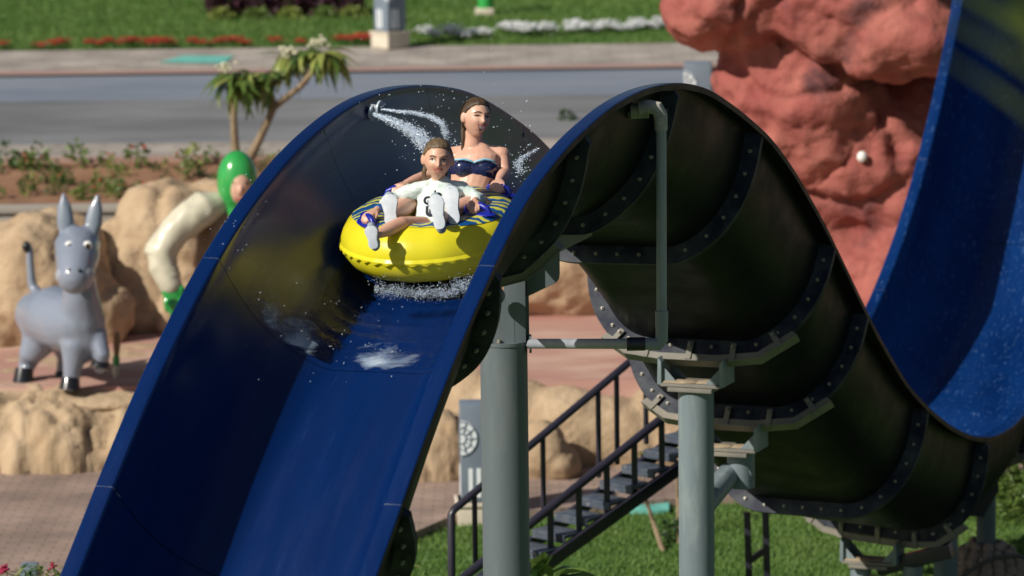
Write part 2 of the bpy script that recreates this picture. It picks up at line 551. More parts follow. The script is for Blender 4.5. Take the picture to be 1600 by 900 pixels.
def world_of(o):
    m = o.matrix_basis.copy()
    if o.parent is not None:
        m = world_of(o.parent) @ o.matrix_parent_inverse @ m
    return m

def tag(o, label=None, cat=None, group=None, kind=None):
    if label:
        o['label'] = label
    if cat:
        o['category'] = cat
    if group:
        o['group'] = group
    if kind:
        o['kind'] = kind
    return o

def thing(name, label, cat, loc=(0, 0, 0), group=None):
    o = bpy.data.objects.new(name, None)
    o.empty_display_size = 0.1
    COL.objects.link(o)
    o.location = V(loc)
    return tag(o, label, cat, group)

def copy_tree(o, parent=None):
    c = o.copy()
    COL.objects.link(c)
    c.parent = parent
    for ch in list(o.children):
        copy_tree(ch, c)
    return c

def fuse(mb, voxel, smooth=6, name='body'):
    """one continuous skin grown over overlapping limbs"""
    me = mb.mesh(name + '_raw', [], smooth=False)
    o = bpy.data.objects.new(name + '_raw', me)
    COL.objects.link(o)
    r = o.modifiers.new('r', 'REMESH')
    r.mode = 'VOXEL'
    r.voxel_size = voxel
    if smooth:
        sm = o.modifiers.new('s', 'SMOOTH')
        sm.factor = 0.5
        sm.iterations = smooth
    dg = bpy.context.evaluated_depsgraph_get()
    out = bpy.data.meshes.new_from_object(o.evaluated_get(dg))
    out.name = name
    bpy.data.objects.remove(o)
    bpy.data.meshes.remove(me)
    out.shade_smooth()
    return out

def structure(name, mb, m, **k):
    return tag(mb.build(name, m, **k), kind='structure')

# ------------------------------------------------------------------ ground and setting
def sheet(name, m, x0, x1, prof, nx=2):
    """strip swept along X with a (Y, z) profile"""
    mb = MB()
    xs = [x0 + (x1 - x0) * i / (nx - 1) for i in range(nx)]
    vs = [(x, y, z) for (y, z) in prof for x in xs]
    fs = [(i * nx + j, i * nx + j + 1, (i + 1) * nx + j + 1, (i + 1) * nx + j) for i in range(len(prof) - 1) for j in range(nx - 1)]
    mb.add(vs, fs)
    return structure(name, mb, m, fix=False)

sheet('lawn', M['grass'], -90, 90, [(-60, -0.02), (20, 0), (38.6, 0)])
T_Z = 0.8
sheet('terrace', M['terrace'], -90, 90, [(38.2, 0.0), (38.4, T_Z), (44.3, T_Z)])
sheet('flower_bed', M['soil'], -90, 90, [(44.25, 1.93), (45.4, 2.02), (46.75, 2.13)])
kerb = MB()
kerb.box((0, 46.82, 2.05), (180, 0.14, 0.28))
structure('kerb', kerb, M['pave_pink'])
sheet('near_pavement', M['pave'], -90, 90, [(46.88, 2.16), (48.2, 2.2)])
sheet('road', M['road'], -90, 90, [(48.2, 2.17), (52.4, 2.33)])
sheet('road_band', M['road_blue'], -90, 90, [(52.4, 2.332), (55.0, 2.43)])
sheet('pink_strip', M['pave_pink'], -90, 90, [(55.0, 2.46), (55.45, 2.475)])
sheet('far_pavement', M['pave'], -90, 90, [(55.45, 2.47), (57.9, 2.56)])
sheet('far_lawn', M['far_grass'], -90, 90, [(57.9, 2.54), (64, 2.75), (75, 3.2), (110, 4.0)])
sheet('terrain', M['far_grass'], -3000, 3000, [(-3000, -0.3), (38, -0.3), (60, 1.0), (110, 3.9), (400, 6), (3000, 8)])
tl = MB()
a, b = atz(228, 118, 2.5), atz(345, 104, 2.5)
tl.add([(a.x, 56.2, 2.512), (b.x, 56.0, 2.504), (b.x + 0.1, 56.9, 2.536), (a.x + 0.3, 57.0, 2.54)], [(0, 1, 2, 3)])
structure('painted_strip', tl, M['teal'])
# raised path with a kerb edge
mb = MB()
edge = [(1700, 720), (1300, 765), (1065, 778), (830, 797), (705, 806), (620, 843), (450, 925), (250, 1010)]
pts = [atz(x, y, 0.09) for x, y in edge]
poly = [V((90, 38.6, 0.09))] + [V((90, pts[0].y, 0.09))] + pts + [V((-60, 31, 0.09)), V((-60, 38.6, 0.09))]
mb.prism(poly, (0, 0, -0.2))
structure('path', mb, M['path'], smooth=False)
# retaining wall behind the mounds
w = thing('retaining_wall', 'low beige concrete retaining wall below the red soil flower bed', 'wall', (0, 44.2, T_Z))
mb = MB()
for i in range(46):
    mb = MB()
    mb.box((-69 + i * 3.01, 44.15, (T_Z + 1.86) / 2), (3.0, 0.2, 1.86 - T_Z))
    mb.build('wall_panel', M['concrete'], w, bevel=0.006)
mb = MB()
mb.box((0, 44.15, 1.9), (140, 0.28, 0.075))
mb.build('coping', M['concrete'], w, bevel=0.01)

# ------------------------------------------------------------------ rocks
def rough_rock(name, lumps, voxel, amp, freq, m, label, cat='rock', group=None, ridges=0.0, smooth=4, seed=0.0, stretch=(1, 1, 1), fine=0.16):
    mb = MB()
    for c, r in lumps:
        mb.ell(c, r, nu=24, nv=16)
    me = fuse(mb, voxel, smooth, name)
    n = len(me.vertices)
    co = np.empty(n * 3, np.float32)
    no = np.empty(n * 3, np.float32)
    me.vertices.foreach_get('co', co)
    me.vertices.foreach_get('normal', no)
    co, no = co.reshape(-1, 3), no.reshape(-1, 3)
    d = np.empty(n, np.float32)
    for i in range(n):
        p = V(co[i]) * freq
        p = V((p.x * stretch[0] + seed, p.y * stretch[1], p.z * stretch[2]))
        q = noise.fractal(p, 0.9, 2.1, 5)
        if ridges:
            q -= ridges * max(0.0, 1 - abs(noise.noise(p * 0.8 + V((3, 9, seed)))) * 7)
        q += fine * noise.fractal(p * 4.3, 0.8, 2.2, 3)
        d[i] = q * amp
    co += no * d[:, None]
    me.vertices.foreach_set('co', co.ravel())
    me.materials.append(m)
    me.update()
    me.shade_smooth()
    o = link(name, me)
    return tag(o, label, cat, group)

def L(px, py, Y, rx, ry, rz):
    return (at(px, py, Y), (rx, ry, rz))

rough_rock('sand_shelf', [((x, y, 0.645), (0.85, 0.75, 0.165)) for x in (-8, -7, -6.1, -5.3, -4.6, -4.25) for y in (38.75, 39.5, 40.3, 41.0)] + [((-3.95, 38.6, 0.56), (0.35, 0.5, 0.18))],
           0.045, 0.035, 1.8, M['sand'], 'low sandy shelf under the hooves of the donkey statue', ridges=0.2, seed=71, smooth=8, fine=0.3)
rough_rock('rock_ledge', [L(80, 716, 38.35, 1.0, 0.95, 0.72), L(-60, 711, 38.35, 0.95, 0.95, 0.72), L(180, 716, 38.4, 0.44, 0.85, 0.62),
                          L(-250, 711, 38.35, 1.1, 0.9, 0.72), L(30, 686, 38.8, 0.95, 0.9, 0.45), L(130, 690, 38.8, 0.66, 0.85, 0.47), L(188, 692, 38.9, 0.36, 0.8, 0.45)],
           0.05, 0.085, 1.7, M['sand_drape'], 'sandy draped rock ledge the grey donkey statue stands on', ridges=0.6, stretch=(2.4, 1.6, 0.45), seed=3)
rough_rock('rock_mound', [L(60, 450, 41.6, 0.85, 0.8, 0.85), L(-60, 450, 42.0, 1.0, 0.8, 0.62), L(100, 420, 42.0, 0.55, 0.7, 0.62), L(110, 500, 41.6, 0.7, 0.7, 0.55), L(0, 510, 41.5, 0.8, 0.6, 0.4),
                          L(-200, 460, 42.2, 1.4, 0.9, 0.8)],
           0.05, 0.15, 1.2, M['sand'], 'sandy rock mound directly behind the grey donkey statue', ridges=0.4, seed=8)
rough_rock('rock_mound', [L(270, 410, 42.6, 0.78, 0.7, 0.98), L(215, 440, 42.6, 0.6, 0.7, 0.85), L(330, 400, 42.8, 0.8, 0.7, 0.92), L(420, 470, 43.0, 0.9, 0.7, 0.7), L(190, 490, 42.3, 0.55, 0.6, 0.5), L(270, 480, 42.3, 0.6, 0.6, 0.55)],
           0.05, 0.15, 1.3, M['sand'], 'taller sandy rock mound below the flowering tree, left of slide', ridges=0.5, seed=17)
rough_rock('rock_mound', [L(880, 420, 43.0, 0.85, 0.6, 0.62), L(960, 400, 43.2, 1.1, 0.6, 0.8), L(790, 440, 43.1, 0.9, 0.6, 0.5), L(650, 440, 43.2, 1.0, 0.6, 0.6)],
           0.05, 0.1, 1.2, M['sand'], 'sandy rock mound seen in the gap right of the near support post', ridges=0.2, seed=23)
rough_rock('draped_rock', [L(672, 722, 37.3, 0.55, 0.5, 0.62), L(620, 735, 37.4, 0.55, 0.5, 0.5), L(560, 720, 37.4, 0.6, 0.5, 0.55)],
           0.04, 0.08, 2.0, M['sand_drape'], 'sandy draped rock just left of the patterned light bollard', ridges=0.6, stretch=(1.6, 1.2, 0.5), seed=31)
rough_rock('sand_bank', [L(880, 690, 37.9, 0.7, 0.5, 0.56), L(960, 700, 37.9, 0.6, 0.45, 0.55), L(1060, 690, 38.0, 0.75, 0.5, 0.62), L(800, 680, 38.0, 0.6, 0.5, 0.6), L(1180, 690, 38.1, 0.8, 0.5, 0.6), L(740, 650, 38.2, 0.5, 0.5, 0.45)],
           0.04, 0.06, 1.6, M['sand'], 'pale sandy rock bank behind the dark metal staircase', ridges=0.15, seed=41)
rough_rock('boulder', [L(850, 705, 37.1, 0.26, 0.3, 0.32), L(872, 725, 37.1, 0.24, 0.3, 0.2)],
           0.03, 0.05, 2.4, M['boulder'], 'brown boulder at path edge, right of the near support post', seed=53)
Yr = 41.0
rough_rock('red_rock', [L(1120, 5, Yr - 0.5, 0.55, 0.9, 0.42), L(1230, -60, Yr - 0.3, 1.2, 1.1, 0.85), L(1180, 10, Yr - 0.2, 0.75, 1.0, 0.55), L(1330, 0, Yr - 0.7, 1.0, 1.0, 0.65), L(1420, 50, Yr - 1.0, 0.9, 0.8, 0.42),
                        L(1250, 150, Yr - 0.25, 0.95, 0.9, 1.0), L(1205, 140, Yr + 0.05, 0.60, 0.8, 0.85), L(1370, 260, Yr - 0.15, 0.95, 0.8, 0.85), L(1450, 190, Yr + 0.05, 0.8, 0.7, 0.75),
                        L(1280, 330, Yr + 0.2, 0.95, 0.9, 1.1), L(1400, 440, Yr - 0.1, 1.0, 0.9, 1.0), L(1250, 560, Yr, 1.4, 1.0, 1.2), L(1450, 620, Yr, 1.5, 1.0, 1.2),
                        L(1600, 300, Yr + 0.8, 1.5, 1.0, 2.0), L(1600, -50, Yr + 0.8, 1.5, 1.0, 1.6), L(1350, -240, Yr, 1.6, 1.2, 1.2)],
           0.05, 0.20, 0.95, M['red_rock'], 'tall red artificial rock with an overhanging ledge behind the slide', ridges=0.5, seed=61, smooth=2, fine=0.16, stretch=(1.0, 1.0, 1.35))
sp = thing('rock_lamp', 'small white round lamp fixed on the red rock face', 'lamp', at(1347, 245, 40.0))
mb = MB()
mb.ell(at(1347, 245, 39.98), (0.055, 0.05, 0.06), nu=14, nv=10)
mb.build('globe', M['white_paint'], sp)
mb = MB()
mb.cyl(at(1347, 245, 40.0), at(1346, 245, 40.25), 0.03, n=10)
mb.build('bracket', M['lamp_grey'], sp)

# ------------------------------------------------------------------ the slide: rim profile along its length (metres)
TB = [(-10.5, -3.9), (-9.5, -3.95), (-8.5, -3.93), (-7.5, -3.72), (-6.5, -3.27), (-5.6, -2.68), (-4.8, -2.03), (-4.12, -1.43), (-3.63, -1.04), (-3.12, -.69), (-2.6, -.385),
      (-1.9, -.16), (-1.2, -.025), (-.6, .02), (0, 0), (.6, -.095), (1.2, -.28), (1.89, -.53), (2.42, -.80), (3.14, -1.25), (3.88, -1.78), (4.5, -2.23), (5.35, -2.76),
      (6.0, -3.06), (6.7, -3.33), (7.4, -3.54), (8.1, -3.67), (8.8, -3.70), (9.4, -3.64), (10.39, -3.18), (10.84, -2.95), (11.35, -2.63), (11.86, -2.25), (12.49, -1.66), (13.12, -.95), (13.6, -.32), (14.2, .5), (15, 1.6), (16.5, 3.5)]
TA = [(-10.5, -3.9), (-9.5, -3.95), (-8.5, -3.95), (-7.5, -3.78), (-6.5, -3.35), (-5.6, -2.76), (-4.89, -2.14), (-4.48, -1.76), (-3.96, -1.30), (-3.3, -.83), (-2.76, -.53), (-2.23, -.31), (-1.84, -.19),
      (-1.4, -.09), (-.98, -.035), (-.5, -.025), (0, -.055), (.64, -.15), (1.2, -.31), (1.89, -.56), (2.5, -.86), (3.14, -1.25), (3.88, -1.78), (4.5, -2.23), (5.35, -2.75), (6, -3.03), (6.7, -3.26),
      (7.4, -3.42), (8.1, -3.5), (8.8, -3.48), (9.6, -3.32), (10.39, -3.02), (10.84, -2.8), (11.35, -2.5), (11.86, -2.14), (12.49, -1.58), (13.12, -.9), (13.6, -.27), (14.2, .55), (15, 1.65), (16.5, 3.55)]
GS = np.arange(-10.5, 16.5, 0.02)
def prof(t):
    z = np.interp(GS, [a for a, b in t], [b for a, b in t])
    k = np.exp(-0.5 * (np.arange(-40, 41) * 0.02 / 0.17) ** 2)
    k /= k.sum()
    return np.convolve(np.pad(z, 40, mode='edge'), k, 'valid')
ZA, ZB = prof(TA), prof(TB)
ZM = (ZA + ZB) / 2
DZ = np.gradient(ZM, 0.02)
PHI = R(69)
dD = V((math.cos(PHI), math.sin(PHI), 0))
nN = V((math.sin(PHI), -math.cos(PHI), 0))
RIM = V((1.0281, 23.3, CAM_H - 2.2226))
CEN = RIM - nN * 0.87
HALF, INNER, DEPTH, FLOOR = 0.87, 0.765, 0.79, 0.26

def frame(s):
    zm = float(np.interp(s, GS, ZM))
    a = math.atan(float(np.interp(s, GS, DZ)))
    t = dD * math.cos(a) + V((0, 0, math.sin(a)))
    u = -dD * math.sin(a) + V((0, 0, math.cos(a)))
    k = float(np.interp(s, GS, ZB) - np.interp(s, GS, ZA)) / 2 / HALF * math.cos(a)
    return CEN + dD * s + V((0, 0, zm)), t, u, k

def P(s, x, h, ds=0.0):
    c, t, u, k = frame(s)
    return c + nN * x + u * (h + k * x) + t * ds

WF = np.array([0, .10, .19, .28, .36, .44, .52, .60, .68, .75, .81, .86, .91, .95, .975, .99, 1.0])
W_CONE = np.interp(WF, [0, .1, .19, .36, .52, .68, .79, .88, .94, .98, 1.0], [0, .018, .045, .095, .165, .26, .36, .47, .56, .62, .67]) / .67
W_CONE = np.convolve(np.pad(W_CONE, 1, mode='edge'), [.25, .5, .25], 'valid')
W_CONE[0], W_CONE[-1] = 0, 1
W_ROUND = 1 - np.sqrt(np.clip(1 - (np.clip(WF - .24, 0, 1) / .76) ** 2, 0, 1))

def cone_share(s):
    """the moulded sections are more open on the front slope and crest than on the back slope and dip"""
    return float(np.interp(s, [-20, -5.5, -4.4, -3.0, -0.8, 0.6, 2.0, 20], [.45, .45, .5, .85, 1.0, .55, .22, .22]))

def wall_curve(s, half_w, top, extra=0.0):
    """right half from the rim down to the floor, at station s"""
    k = cone_share(s)
    wi = W_ROUND * (1 - k) + W_CONE * k
    fl = 0.34 * (1 - k) + 0.26 * k
    dp = (0.81 * (1 - k) + 0.79 * k) + extra + float(np.interp(s, [10.2, 11.6], [0, 0.35]))  # extra depth added on the far climb so its wall shadow runs longer
    return [(half_w - (half_w - fl) * float(i), -max(top, dp * float(f))) for f, i in zip(WF, wi)], dp

OUT = INNER + 0.02

def section(s):
    rw, dp = wall_curve(s, INNER, 0.05)
    right_in = [(HALF, -0.004), (HALF - 0.006, 0.0), (INNER + 0.022, 0.0), (INNER + 0.008, -0.004), (INNER, -0.016)] + rw
    inner = [(-x, h) for x, h in right_in] + [(0, -dp)] + right_in[::-1]
    ow, do = wall_curve(s, OUT, 0.05, 0.02)
    right_out = [(HALF, -0.04), (HALF - 0.02, -0.04), (HALF - 0.02, -0.02), (OUT + 0.004, -0.02)] + ow
    outer = right_out + [(0, -do)] + [(-x, h) for x, h in right_out[::-1]]
    return inner, outer, right_out
inner = section(0)[0]
NI = len(inner)

FL = [-7.6, -6.0, -4.47, -3.12, -1.65, -0.04, 1.66, 3.38, 4.23, 5.91, 7.84, 9.75, 10.69, 12.17, 13.8, 15.4]
slide = thing('water_slide', 'dark blue open half pipe water slide of bolted sections with one hump', 'water slide', (CEN.x, CEN.y, 0))
ends = [-9.8] + FL + [16.3]
for a, b in zip(ends[:-1], ends[1:]):
    n = max(4, int((b - a) / 0.07))
    ss = [a + 0.002 + (b - a - 0.004) * i / n for i in range(n + 1)]
    mb = MB()
    secs = []
    for s in ss:
        i_, o_, _ = section(s)
        secs.append([P(s, x, h) for x, h in i_ + o_])
    ns = len(secs[0])
    mb.add([p for sec in secs for p in sec], [])
    for i in range(n):
        for j in range(ns):
            mb.cur = 0 if (j < NI - 1) else 1
            j2 = (j + 1) % ns
            mb.f.append((i * ns + j, i * ns + j2, (i + 1) * ns + j2, (i + 1) * ns + j))
            mb.m.append(mb.cur)
    # end faces as quads between the inner and outer skins
    mb.build('chute_section', [M['blue'] if a < 7 else M['blue_wet_glints'], M['shell']], slide, fix=False, angle=32)

# outward offset path under the shell, used by flanges and support rings
def outer_path(s, off, n=60):
    ro = section(s)[2][3:]
    pts = ro + [(0, ro[-1][1])] + [(-x, h) for x, h in ro[::-1]]
    pts = np.array(pts)
    seg = np.r_[0, np.cumsum(np.hypot(*np.diff(pts, axis=0).T))]
    q = np.linspace(0, seg[-1], n)
    p = np.c_[np.interp(q, seg, pts[:, 0]), np.interp(q, seg, pts[:, 1])]
    t = np.gradient(p, axis=0)
    t /= np.linalg.norm(t, axis=1)[:, None]
    nr = np.c_[-t[:, 1], t[:, 0]]
    nr[(nr * (p - [0, -0.2])).sum(1) < 0] *= -1
    nr[0], nr[-1] = (1, 0), (-1, 0)
    return p + nr * off, nr

bolt_me = MB()
bolt_me.cyl((0, 0, 0), (0, 0, 0.012), 0.0135, n=6)
bolt_me.tube([(0, 0, 0.012), (0, 0, 0.024)], [0.011, 0.007], 6, caps=False)
bolt_me = bolt_me.mesh('bolt', M['bolt'], smooth=False)

FLW = 0.115
for s in FL:
    mb = MB()
    pi, _ = outer_path(s, -0.004)
    po, _ = outer_path(s, FLW)
    po[0][1] = po[-1][1] = -0.05
    pi[0][1] = pi[-1][1] = -0.05
    po[0][0], po[-1][0] = HALF - 0.005, 0.005 - HALF
    secs = []
    for (a, b), (c, d) in zip(pi, po):
        secs.append([P(s, a, b, -0.022), P(s, c, d, -0.022), P(s, c, d, 0.022), P(s, a, b, 0.022)])
    mb.sweep(secs)
    fl = mb.build('flange', M['flange'], slide, angle=30)
    # coloured seal line that shows on the lip and inside the joint
    mb = MB()
    lip_ = [(x, h) for x, h in inner if x < -INNER + 0.012], [(x, h) for x, h in inner if x > INNER - 0.012]
    for part_ in lip_:
      mb = MB()
      secs = [[P(s, x, h - 0.0015, -0.006), P(s, x, h - 0.0015, 0.006), P(s, x, h - 0.012, 0.006), P(s, x, h - 0.012, -0.006)] for x, h in part_]
      mb.sweep(secs)
      mb.build('joint_seal', M['seal'], slide, smooth=False)
    if -5 < s < 11:
        pm, _ = outer_path(s, 0.055, 19)
        c, t, u, k = frame(s)
        rot = (-t).to_track_quat('Z', 'Y').to_matrix().to_4x4()
        for i in range(1, 18):
            p = P(s, pm[i][0], pm[i][1], -0.022)
            link('bolt', bolt_me, fl, Matrix.Translation(p) @ rot)

# steel cradle rings, clips and saddles at the supported joints
def at_frac(path, nr, f):
    k = f * (len(path) - 1)
    i = int(k)
    w_ = k - i
    j = min(i + 1, len(path) - 1)
    return path[i] * (1 - w_) + path[j] * w_, nr[i] * (1 - w_) + nr[j] * w_

def support_ring(s, fr=(0.25, 0.335, 0.42, 0.58, 0.655, 0.715), clips=(0.29, 0.385, 0.5, 0.615, 0.69)):
    p1, n1 = outer_path(s, FLW + 0.006)
    mb = MB()
    poly = [at_frac(p1, n1, f) for f in fr]
    secs = []
    for p, n in poly:
        a = p
        b = p + n * 0.045
        secs.append([P(s, a[0], a[1], -0.04), P(s, b[0], b[1], -0.04), P(s, b[0], b[1], 0.03), P(s, a[0], a[1], 0.03)])
    mb.sweep(secs)
    secs = []
    for p, n in poly:
        a = p + n * 0.0445
        b = p + n * 0.052
        secs.append([P(s, a[0], a[1], -0.048), P(s, b[0], b[1], -0.048), P(s, b[0], b[1], 0.05), P(s, a[0], a[1], 0.05)])
    mb.sweep(secs)
    ring = mb.build('support_ring', M['steel'], slide, smooth=False)
    for f in clips:
        pm, nm = outer_path(s, 0.03)
        p, n = at_frac(pm, nm, f)
        c, t, u, k = frame(s)
        nw = (nN * n[0] + u * n[1]).normalized()
        a = P(s, p[0], p[1], -0.046)
        mb = MB()
        mb.bar(a, a + nw * 0.13, 0.04, 0.012, up=t)
        b = a + nw * 0.13
        mb.bar(b - t * 0.01, b + t * 0.05, 0.04, 0.014, up=nw)
        cl = mb.build('clip', M['steel'], ring, smooth=False, bevel=0.002)
        link('bolt', bolt_me, ring, Matrix.Translation(a + nw * 0.03 - t * 0.007) @ (-t).to_track_quat('Z', 'Y').to_matrix().to_4x4())
    return P(s, 0, -DEPTH - 0.03 - FLW - 0.055)

def saddle(post, top, w=0.42, d=0.26, h=0.14):
    """cradle seat between a support ring and the post head: base plate, ledge and two end gussets"""
    mb = MB()
    c = V(top)
    ax, ay = nN, dD
    rot = Matrix((ax, ay, V((0, 0, 1)))).transposed()
    mb.box(c + V((0, 0, -h)), (w + 0.02, d, 0.022), rot)
    mb.box(c + V((0, 0, -h - 0.028)), (w - 0.1, d + 0.04, 0.028), rot)
    mb.build('base_plate', M['steel'], post, bevel=0.003)
    for sgn in (-1, 1):
        mb = MB()
        e = c + ax * (sgn * w / 2)
        mb.prism([e - ay * d / 2 + V((0, 0, -h)), e - ay * d / 2 + V((0, 0, 0.02)), e + ax * sgn * 0.025 - ay * d / 2 + V((0, 0, 0.05)), e + ax * sgn * 0.03 - ay * d / 2 + V((0, 0, -h))], ay * d)
        i = e - ax * sgn * 0.11
        mb.prism([i - ay * (d / 2 - 0.03) + V((0, 0, -h + 0.012)), e - ay * (d / 2 - 0.03) + V((0, 0, -h + 0.012)), e - ay * (d / 2 - 0.03) + V((0, 0, -0.01))], ay * 0.012)
        mb.prism([i + ay * (d / 2 - 0.03) + V((0, 0, -h + 0.012)), e + ay * (d / 2 - 0.03) + V((0, 0, -h + 0.012)), e + ay * (d / 2 - 0.03) + V((0, 0, -0.01))], ay * 0.012)
        mb.build('gusset', M['post_blue'], post, bevel=0.002)
    mb = MB()
    for k in range(3):
        mb.ell(c - ax * (0.05 + 0.05 * k) - ay * 0.06 + V((0, 0, -h + 0.014)), (0.09, 0.06, 0.016), nu=10, nv=6)
    mb.ell(c + ax * 0.1 + V((0, 0, -h + 0.012)), (0.12, 0.08, 0.012), nu=10, nv=6)
    mb.build('sand_drift', M['dust'], post)

bots = {s: support_ring(s) for s in (3.38, 4.23, 7.84)}
b3 = support_ring(-1.65, (0.26, 0.31, 0.36, 0.42, 0.5, 0.58, 0.64), ())
r10 = support_ring(9.75)

# near post, under the crest
P1 = V((at(787, 537, 24.3).x, 24.3, 0))
post1 = thing('support_post', 'thick grey round post under the slide crest with gusseted head', 'support post', P1)
zc = at(787, 537, 24.3).z
mb = MB()
mb.cyl(P1, P1 + V((0, 0, zc)), 0.152, n=48)
mb.build('shaft', M['post'], post1)
mb = MB()
mb.cyl(P1 + V((0, 0, zc)), P1 + V((0, 0, zc + 0.022)), 0.158, n=48)
mb.build('cap_plate', M['post'], post1)
rotn = Matrix((nN, dD, V((0, 0, 1)))).transposed()
mb = MB()
hz = P(0.5, 0, -DEPTH - 0.03).z - zc - 0.04
mb.box(P1 + V((0.085, 0.03, zc + 0.022 + hz / 2)), (0.16, 0.018, hz))
mb.box(P1 + V((0.085, -0.09, zc + 0.022 + hz / 2)), (0.115, 0.016, hz))
mb.box(P1 + V((0.075, -0.03, zc + 0.022 + hz / 2)), (0.016, 0.10, hz))
mb.build('head_beam', M['post'], post1, bevel=0.003)
for y in (-0.1, 0.1):
    mb = MB()
    q = P1 + V((-0.13, y, zc + 0.022))
    mb.prism([q, q + V((0.20, 0, 0)), q + V((0.20, 0, 0.2)), q + V((0.10, 0, 0.34)), q + V((0.08, 0, 0.34))], (0, 0.012, 0))
    mb.build('gusset', M['post'], post1, smooth=False)
# side arm with a rounded corner
a0 = P1 + V((0.15, 0.0, zc + 0.30))
mb = MB()
mb.prism([a0, a0 + V((0.19, 0, 0.09)), a0 + V((0.21, 0, 0.115)), a0 + V((0.215, 0, 0.15)), a0 + V((0.215, 0, 0.34)), a0 + V((0, 0, 0.34))], (0, 0.22, 0))
mb.build('side_arm', M['post'], post1, smooth=False, bevel=0.004)
mb = MB()
mb.cyl(at(776, 462, 24.1), at(760, 460, 23.4), 0.055, n=24)
mb.build('stub_pipe', M['post'], post1)
for x in (-0.1, -0.03):
    mb = MB()
    mb.cyl(P1 + V((x, -0.118, zc + 0.024)), P1 + V((x, -0.118, zc + 0.045)), 0.013, n=6)
    mb.build('anchor_bolt', M['bolt'], post1, smooth=False)
mb = MB()
mb.bar(b3, P(-0.04, 0.1, -DEPTH - 0.16) + dD * 0.5, 0.14, 0.1)
mb.build('carrier_beam', M['steel'], post1, bevel=0.004)

# second post, under the back slope
bb = bots[3.38]
P2 = V((bb.x + 0.045, bb.y, 0))
post2 = thing('support_post', 'blue grey round post holding a sand dusted saddle under the back slope', 'support post', P2)
top2 = bb.z - 0.20
mb = MB()
mb.cyl(P2, P2 + V((0, 0, top2)), 0.124, n=48)
mb.build('shaft', M['post_blue'], post2)
saddle(post2, V((P2.x, P2.y, bb.z - 0.01)))
b4 = bots[4.23]
mb = MB()
e4 = V((b4.x + 0.06, b4.y, b4.z - 0.33))
mb.tube([P2 + V((0.05, 0.1, e4.z - 0.10)), e4 + V((-0.05, 0, -0.02)), e4 + V((0.06, 0, 0.0)), e4 + V((0.10, 0, 0.02))], 0.085, 24, caps=False)
mb.build('branch_pipe', M['post_blue'], post2)
mb = MB()
mb.cyl(e4 + V((0.04, 0, -0.11)), e4 + V((0.04, 0, 0.17)), 0.1, n=28)
mb.build('branch_head', M['post_blue'], post2)
saddle(post2, V((b4.x + 0.03, b4.y, b4.z - 0.01)))

# low twin posts under the dip
b9 = bots[7.84]
P3 = V((b9.x, b9.y, 0))
post3 = thing('support_post', 'short twin grey posts carrying a saddle under the bottom of the dip', 'support post', P3)
saddle(post3, V((b9.x - 0.05, b9.y, b9.z - 0.01)))
for dx in (-0.15, 0.29):
    mb = MB()
    mb.cyl(P3 + nN * dx, P3 + nN * dx + V((0, 0, b9.z - 0.17)), 0.085, n=32)
    mb.build('shaft', M['post_blue'], post3)
mb = MB()
mb.bar(P3 + V((0.0, 0.0, b9.z - 0.215)), P3 + nN * 0.62 + V((0, 0, b9.z - 0.02)), 0.12, 0.12)
mb.build('cross_beam', M['rail'], post3, bevel=0.004)

q = at(1478, 848, 31.6)
P4 = V((q.x, q.y, 0))
post4 = thing('support_post', 'dim grey post partly hidden behind the dip cradle', 'support post', P4)
mb = MB()
mb.cyl(P4, P4 + V((0, 0, q.z + 0.2)), 0.10, n=32)
mb.build('shaft', M['post_blue'], post4)
mb = MB()
mb.bar(P4 + V((-0.15, 0, q.z + 0.22)), P4 + V((0.2, 0, q.z + 0.3)), 0.12, 0.1)
mb.build('head_beam', M['rail'], post4)

# post with its round stone footing
q = at(1541, 800, 32.3)
P5 = V((q.x, q.y, 0))
post5 = thing('support_post', 'pale grey post rising out of the round cobbled footing', 'support post', P5)
mb = MB()
mb.cyl(P5, P5 + V((0, 0, at(1541, 765, 32.3).z)), 0.083, n=32)
mb.build('shaft', M['post'], post5)
mb = MB()
mb.prism([at(1503, 806, 32.2), at(1536, 808, 32.2), at(1560, 768, 32.2), at(1560, 735, 32.2), at(1503, 735, 32.2)], (0, 0.25, 0))
mb.build('head_block', M['rail'], post5, smooth=False)
foot = thing('stone_footing', 'round cobbled stone footing on the lawn beneath a pale post', 'footing', P5)
mb = MB()
zt = at(1541, 851, 32.25).z
mb.tube([P5, P5 + V((0, 0, zt * 0.55)), P5 + V((0, 0, zt * 0.85)), P5 + V((0, 0, zt))], [0.34, 0.30, 0.22, 0.12], 28, caps=False)
mb.build('mortar_core', M['mortar'], foot)
stone_me = []
for k in range(4):
    mb = MB()
    mb.ell((0, 0, 0), (0.058, 0.05, 0.036), nu=9, nv=6)
    mb.v = [tuple(V(p) * (1 + 0.22 * noise.noise(V(p) * 30 + V((k * 7, 0, 0))))) for p in mb.v]
    stone_me.append(mb.mesh('stone', M['cobble']))
for ring in range(7):
    h = zt * (0.1 + 0.88 * ring / 6)
    r_ = np.interp(h, [0, zt * 0.55, zt * 0.85, zt], [0.34, 0.30, 0.22, 0.13])
    n = max(6, int(2 * math.pi * r_ / 0.105))
    for j in range(n):
        g = 2 * math.pi * (j + 0.5 * (ring % 2) + rnd.uniform(-.12, .12)) / n
        p = P5 + V((r_ * math.cos(g), r_ * math.sin(g), h + rnd.uniform(-.012, .012)))
        nrm = V((math.cos(g), math.sin(g), 0.25 + 0.5 * ring / 6))
        o = link('stone', stone_me[rnd.randrange(4)], foot, Matrix.Translation(p) @ nrm.to_track_quat('Z', 'Y').to_matrix().to_4x4() @ Matrix.Rotation(rnd.uniform(0, 6), 4, 'Z'))
hose = MB()
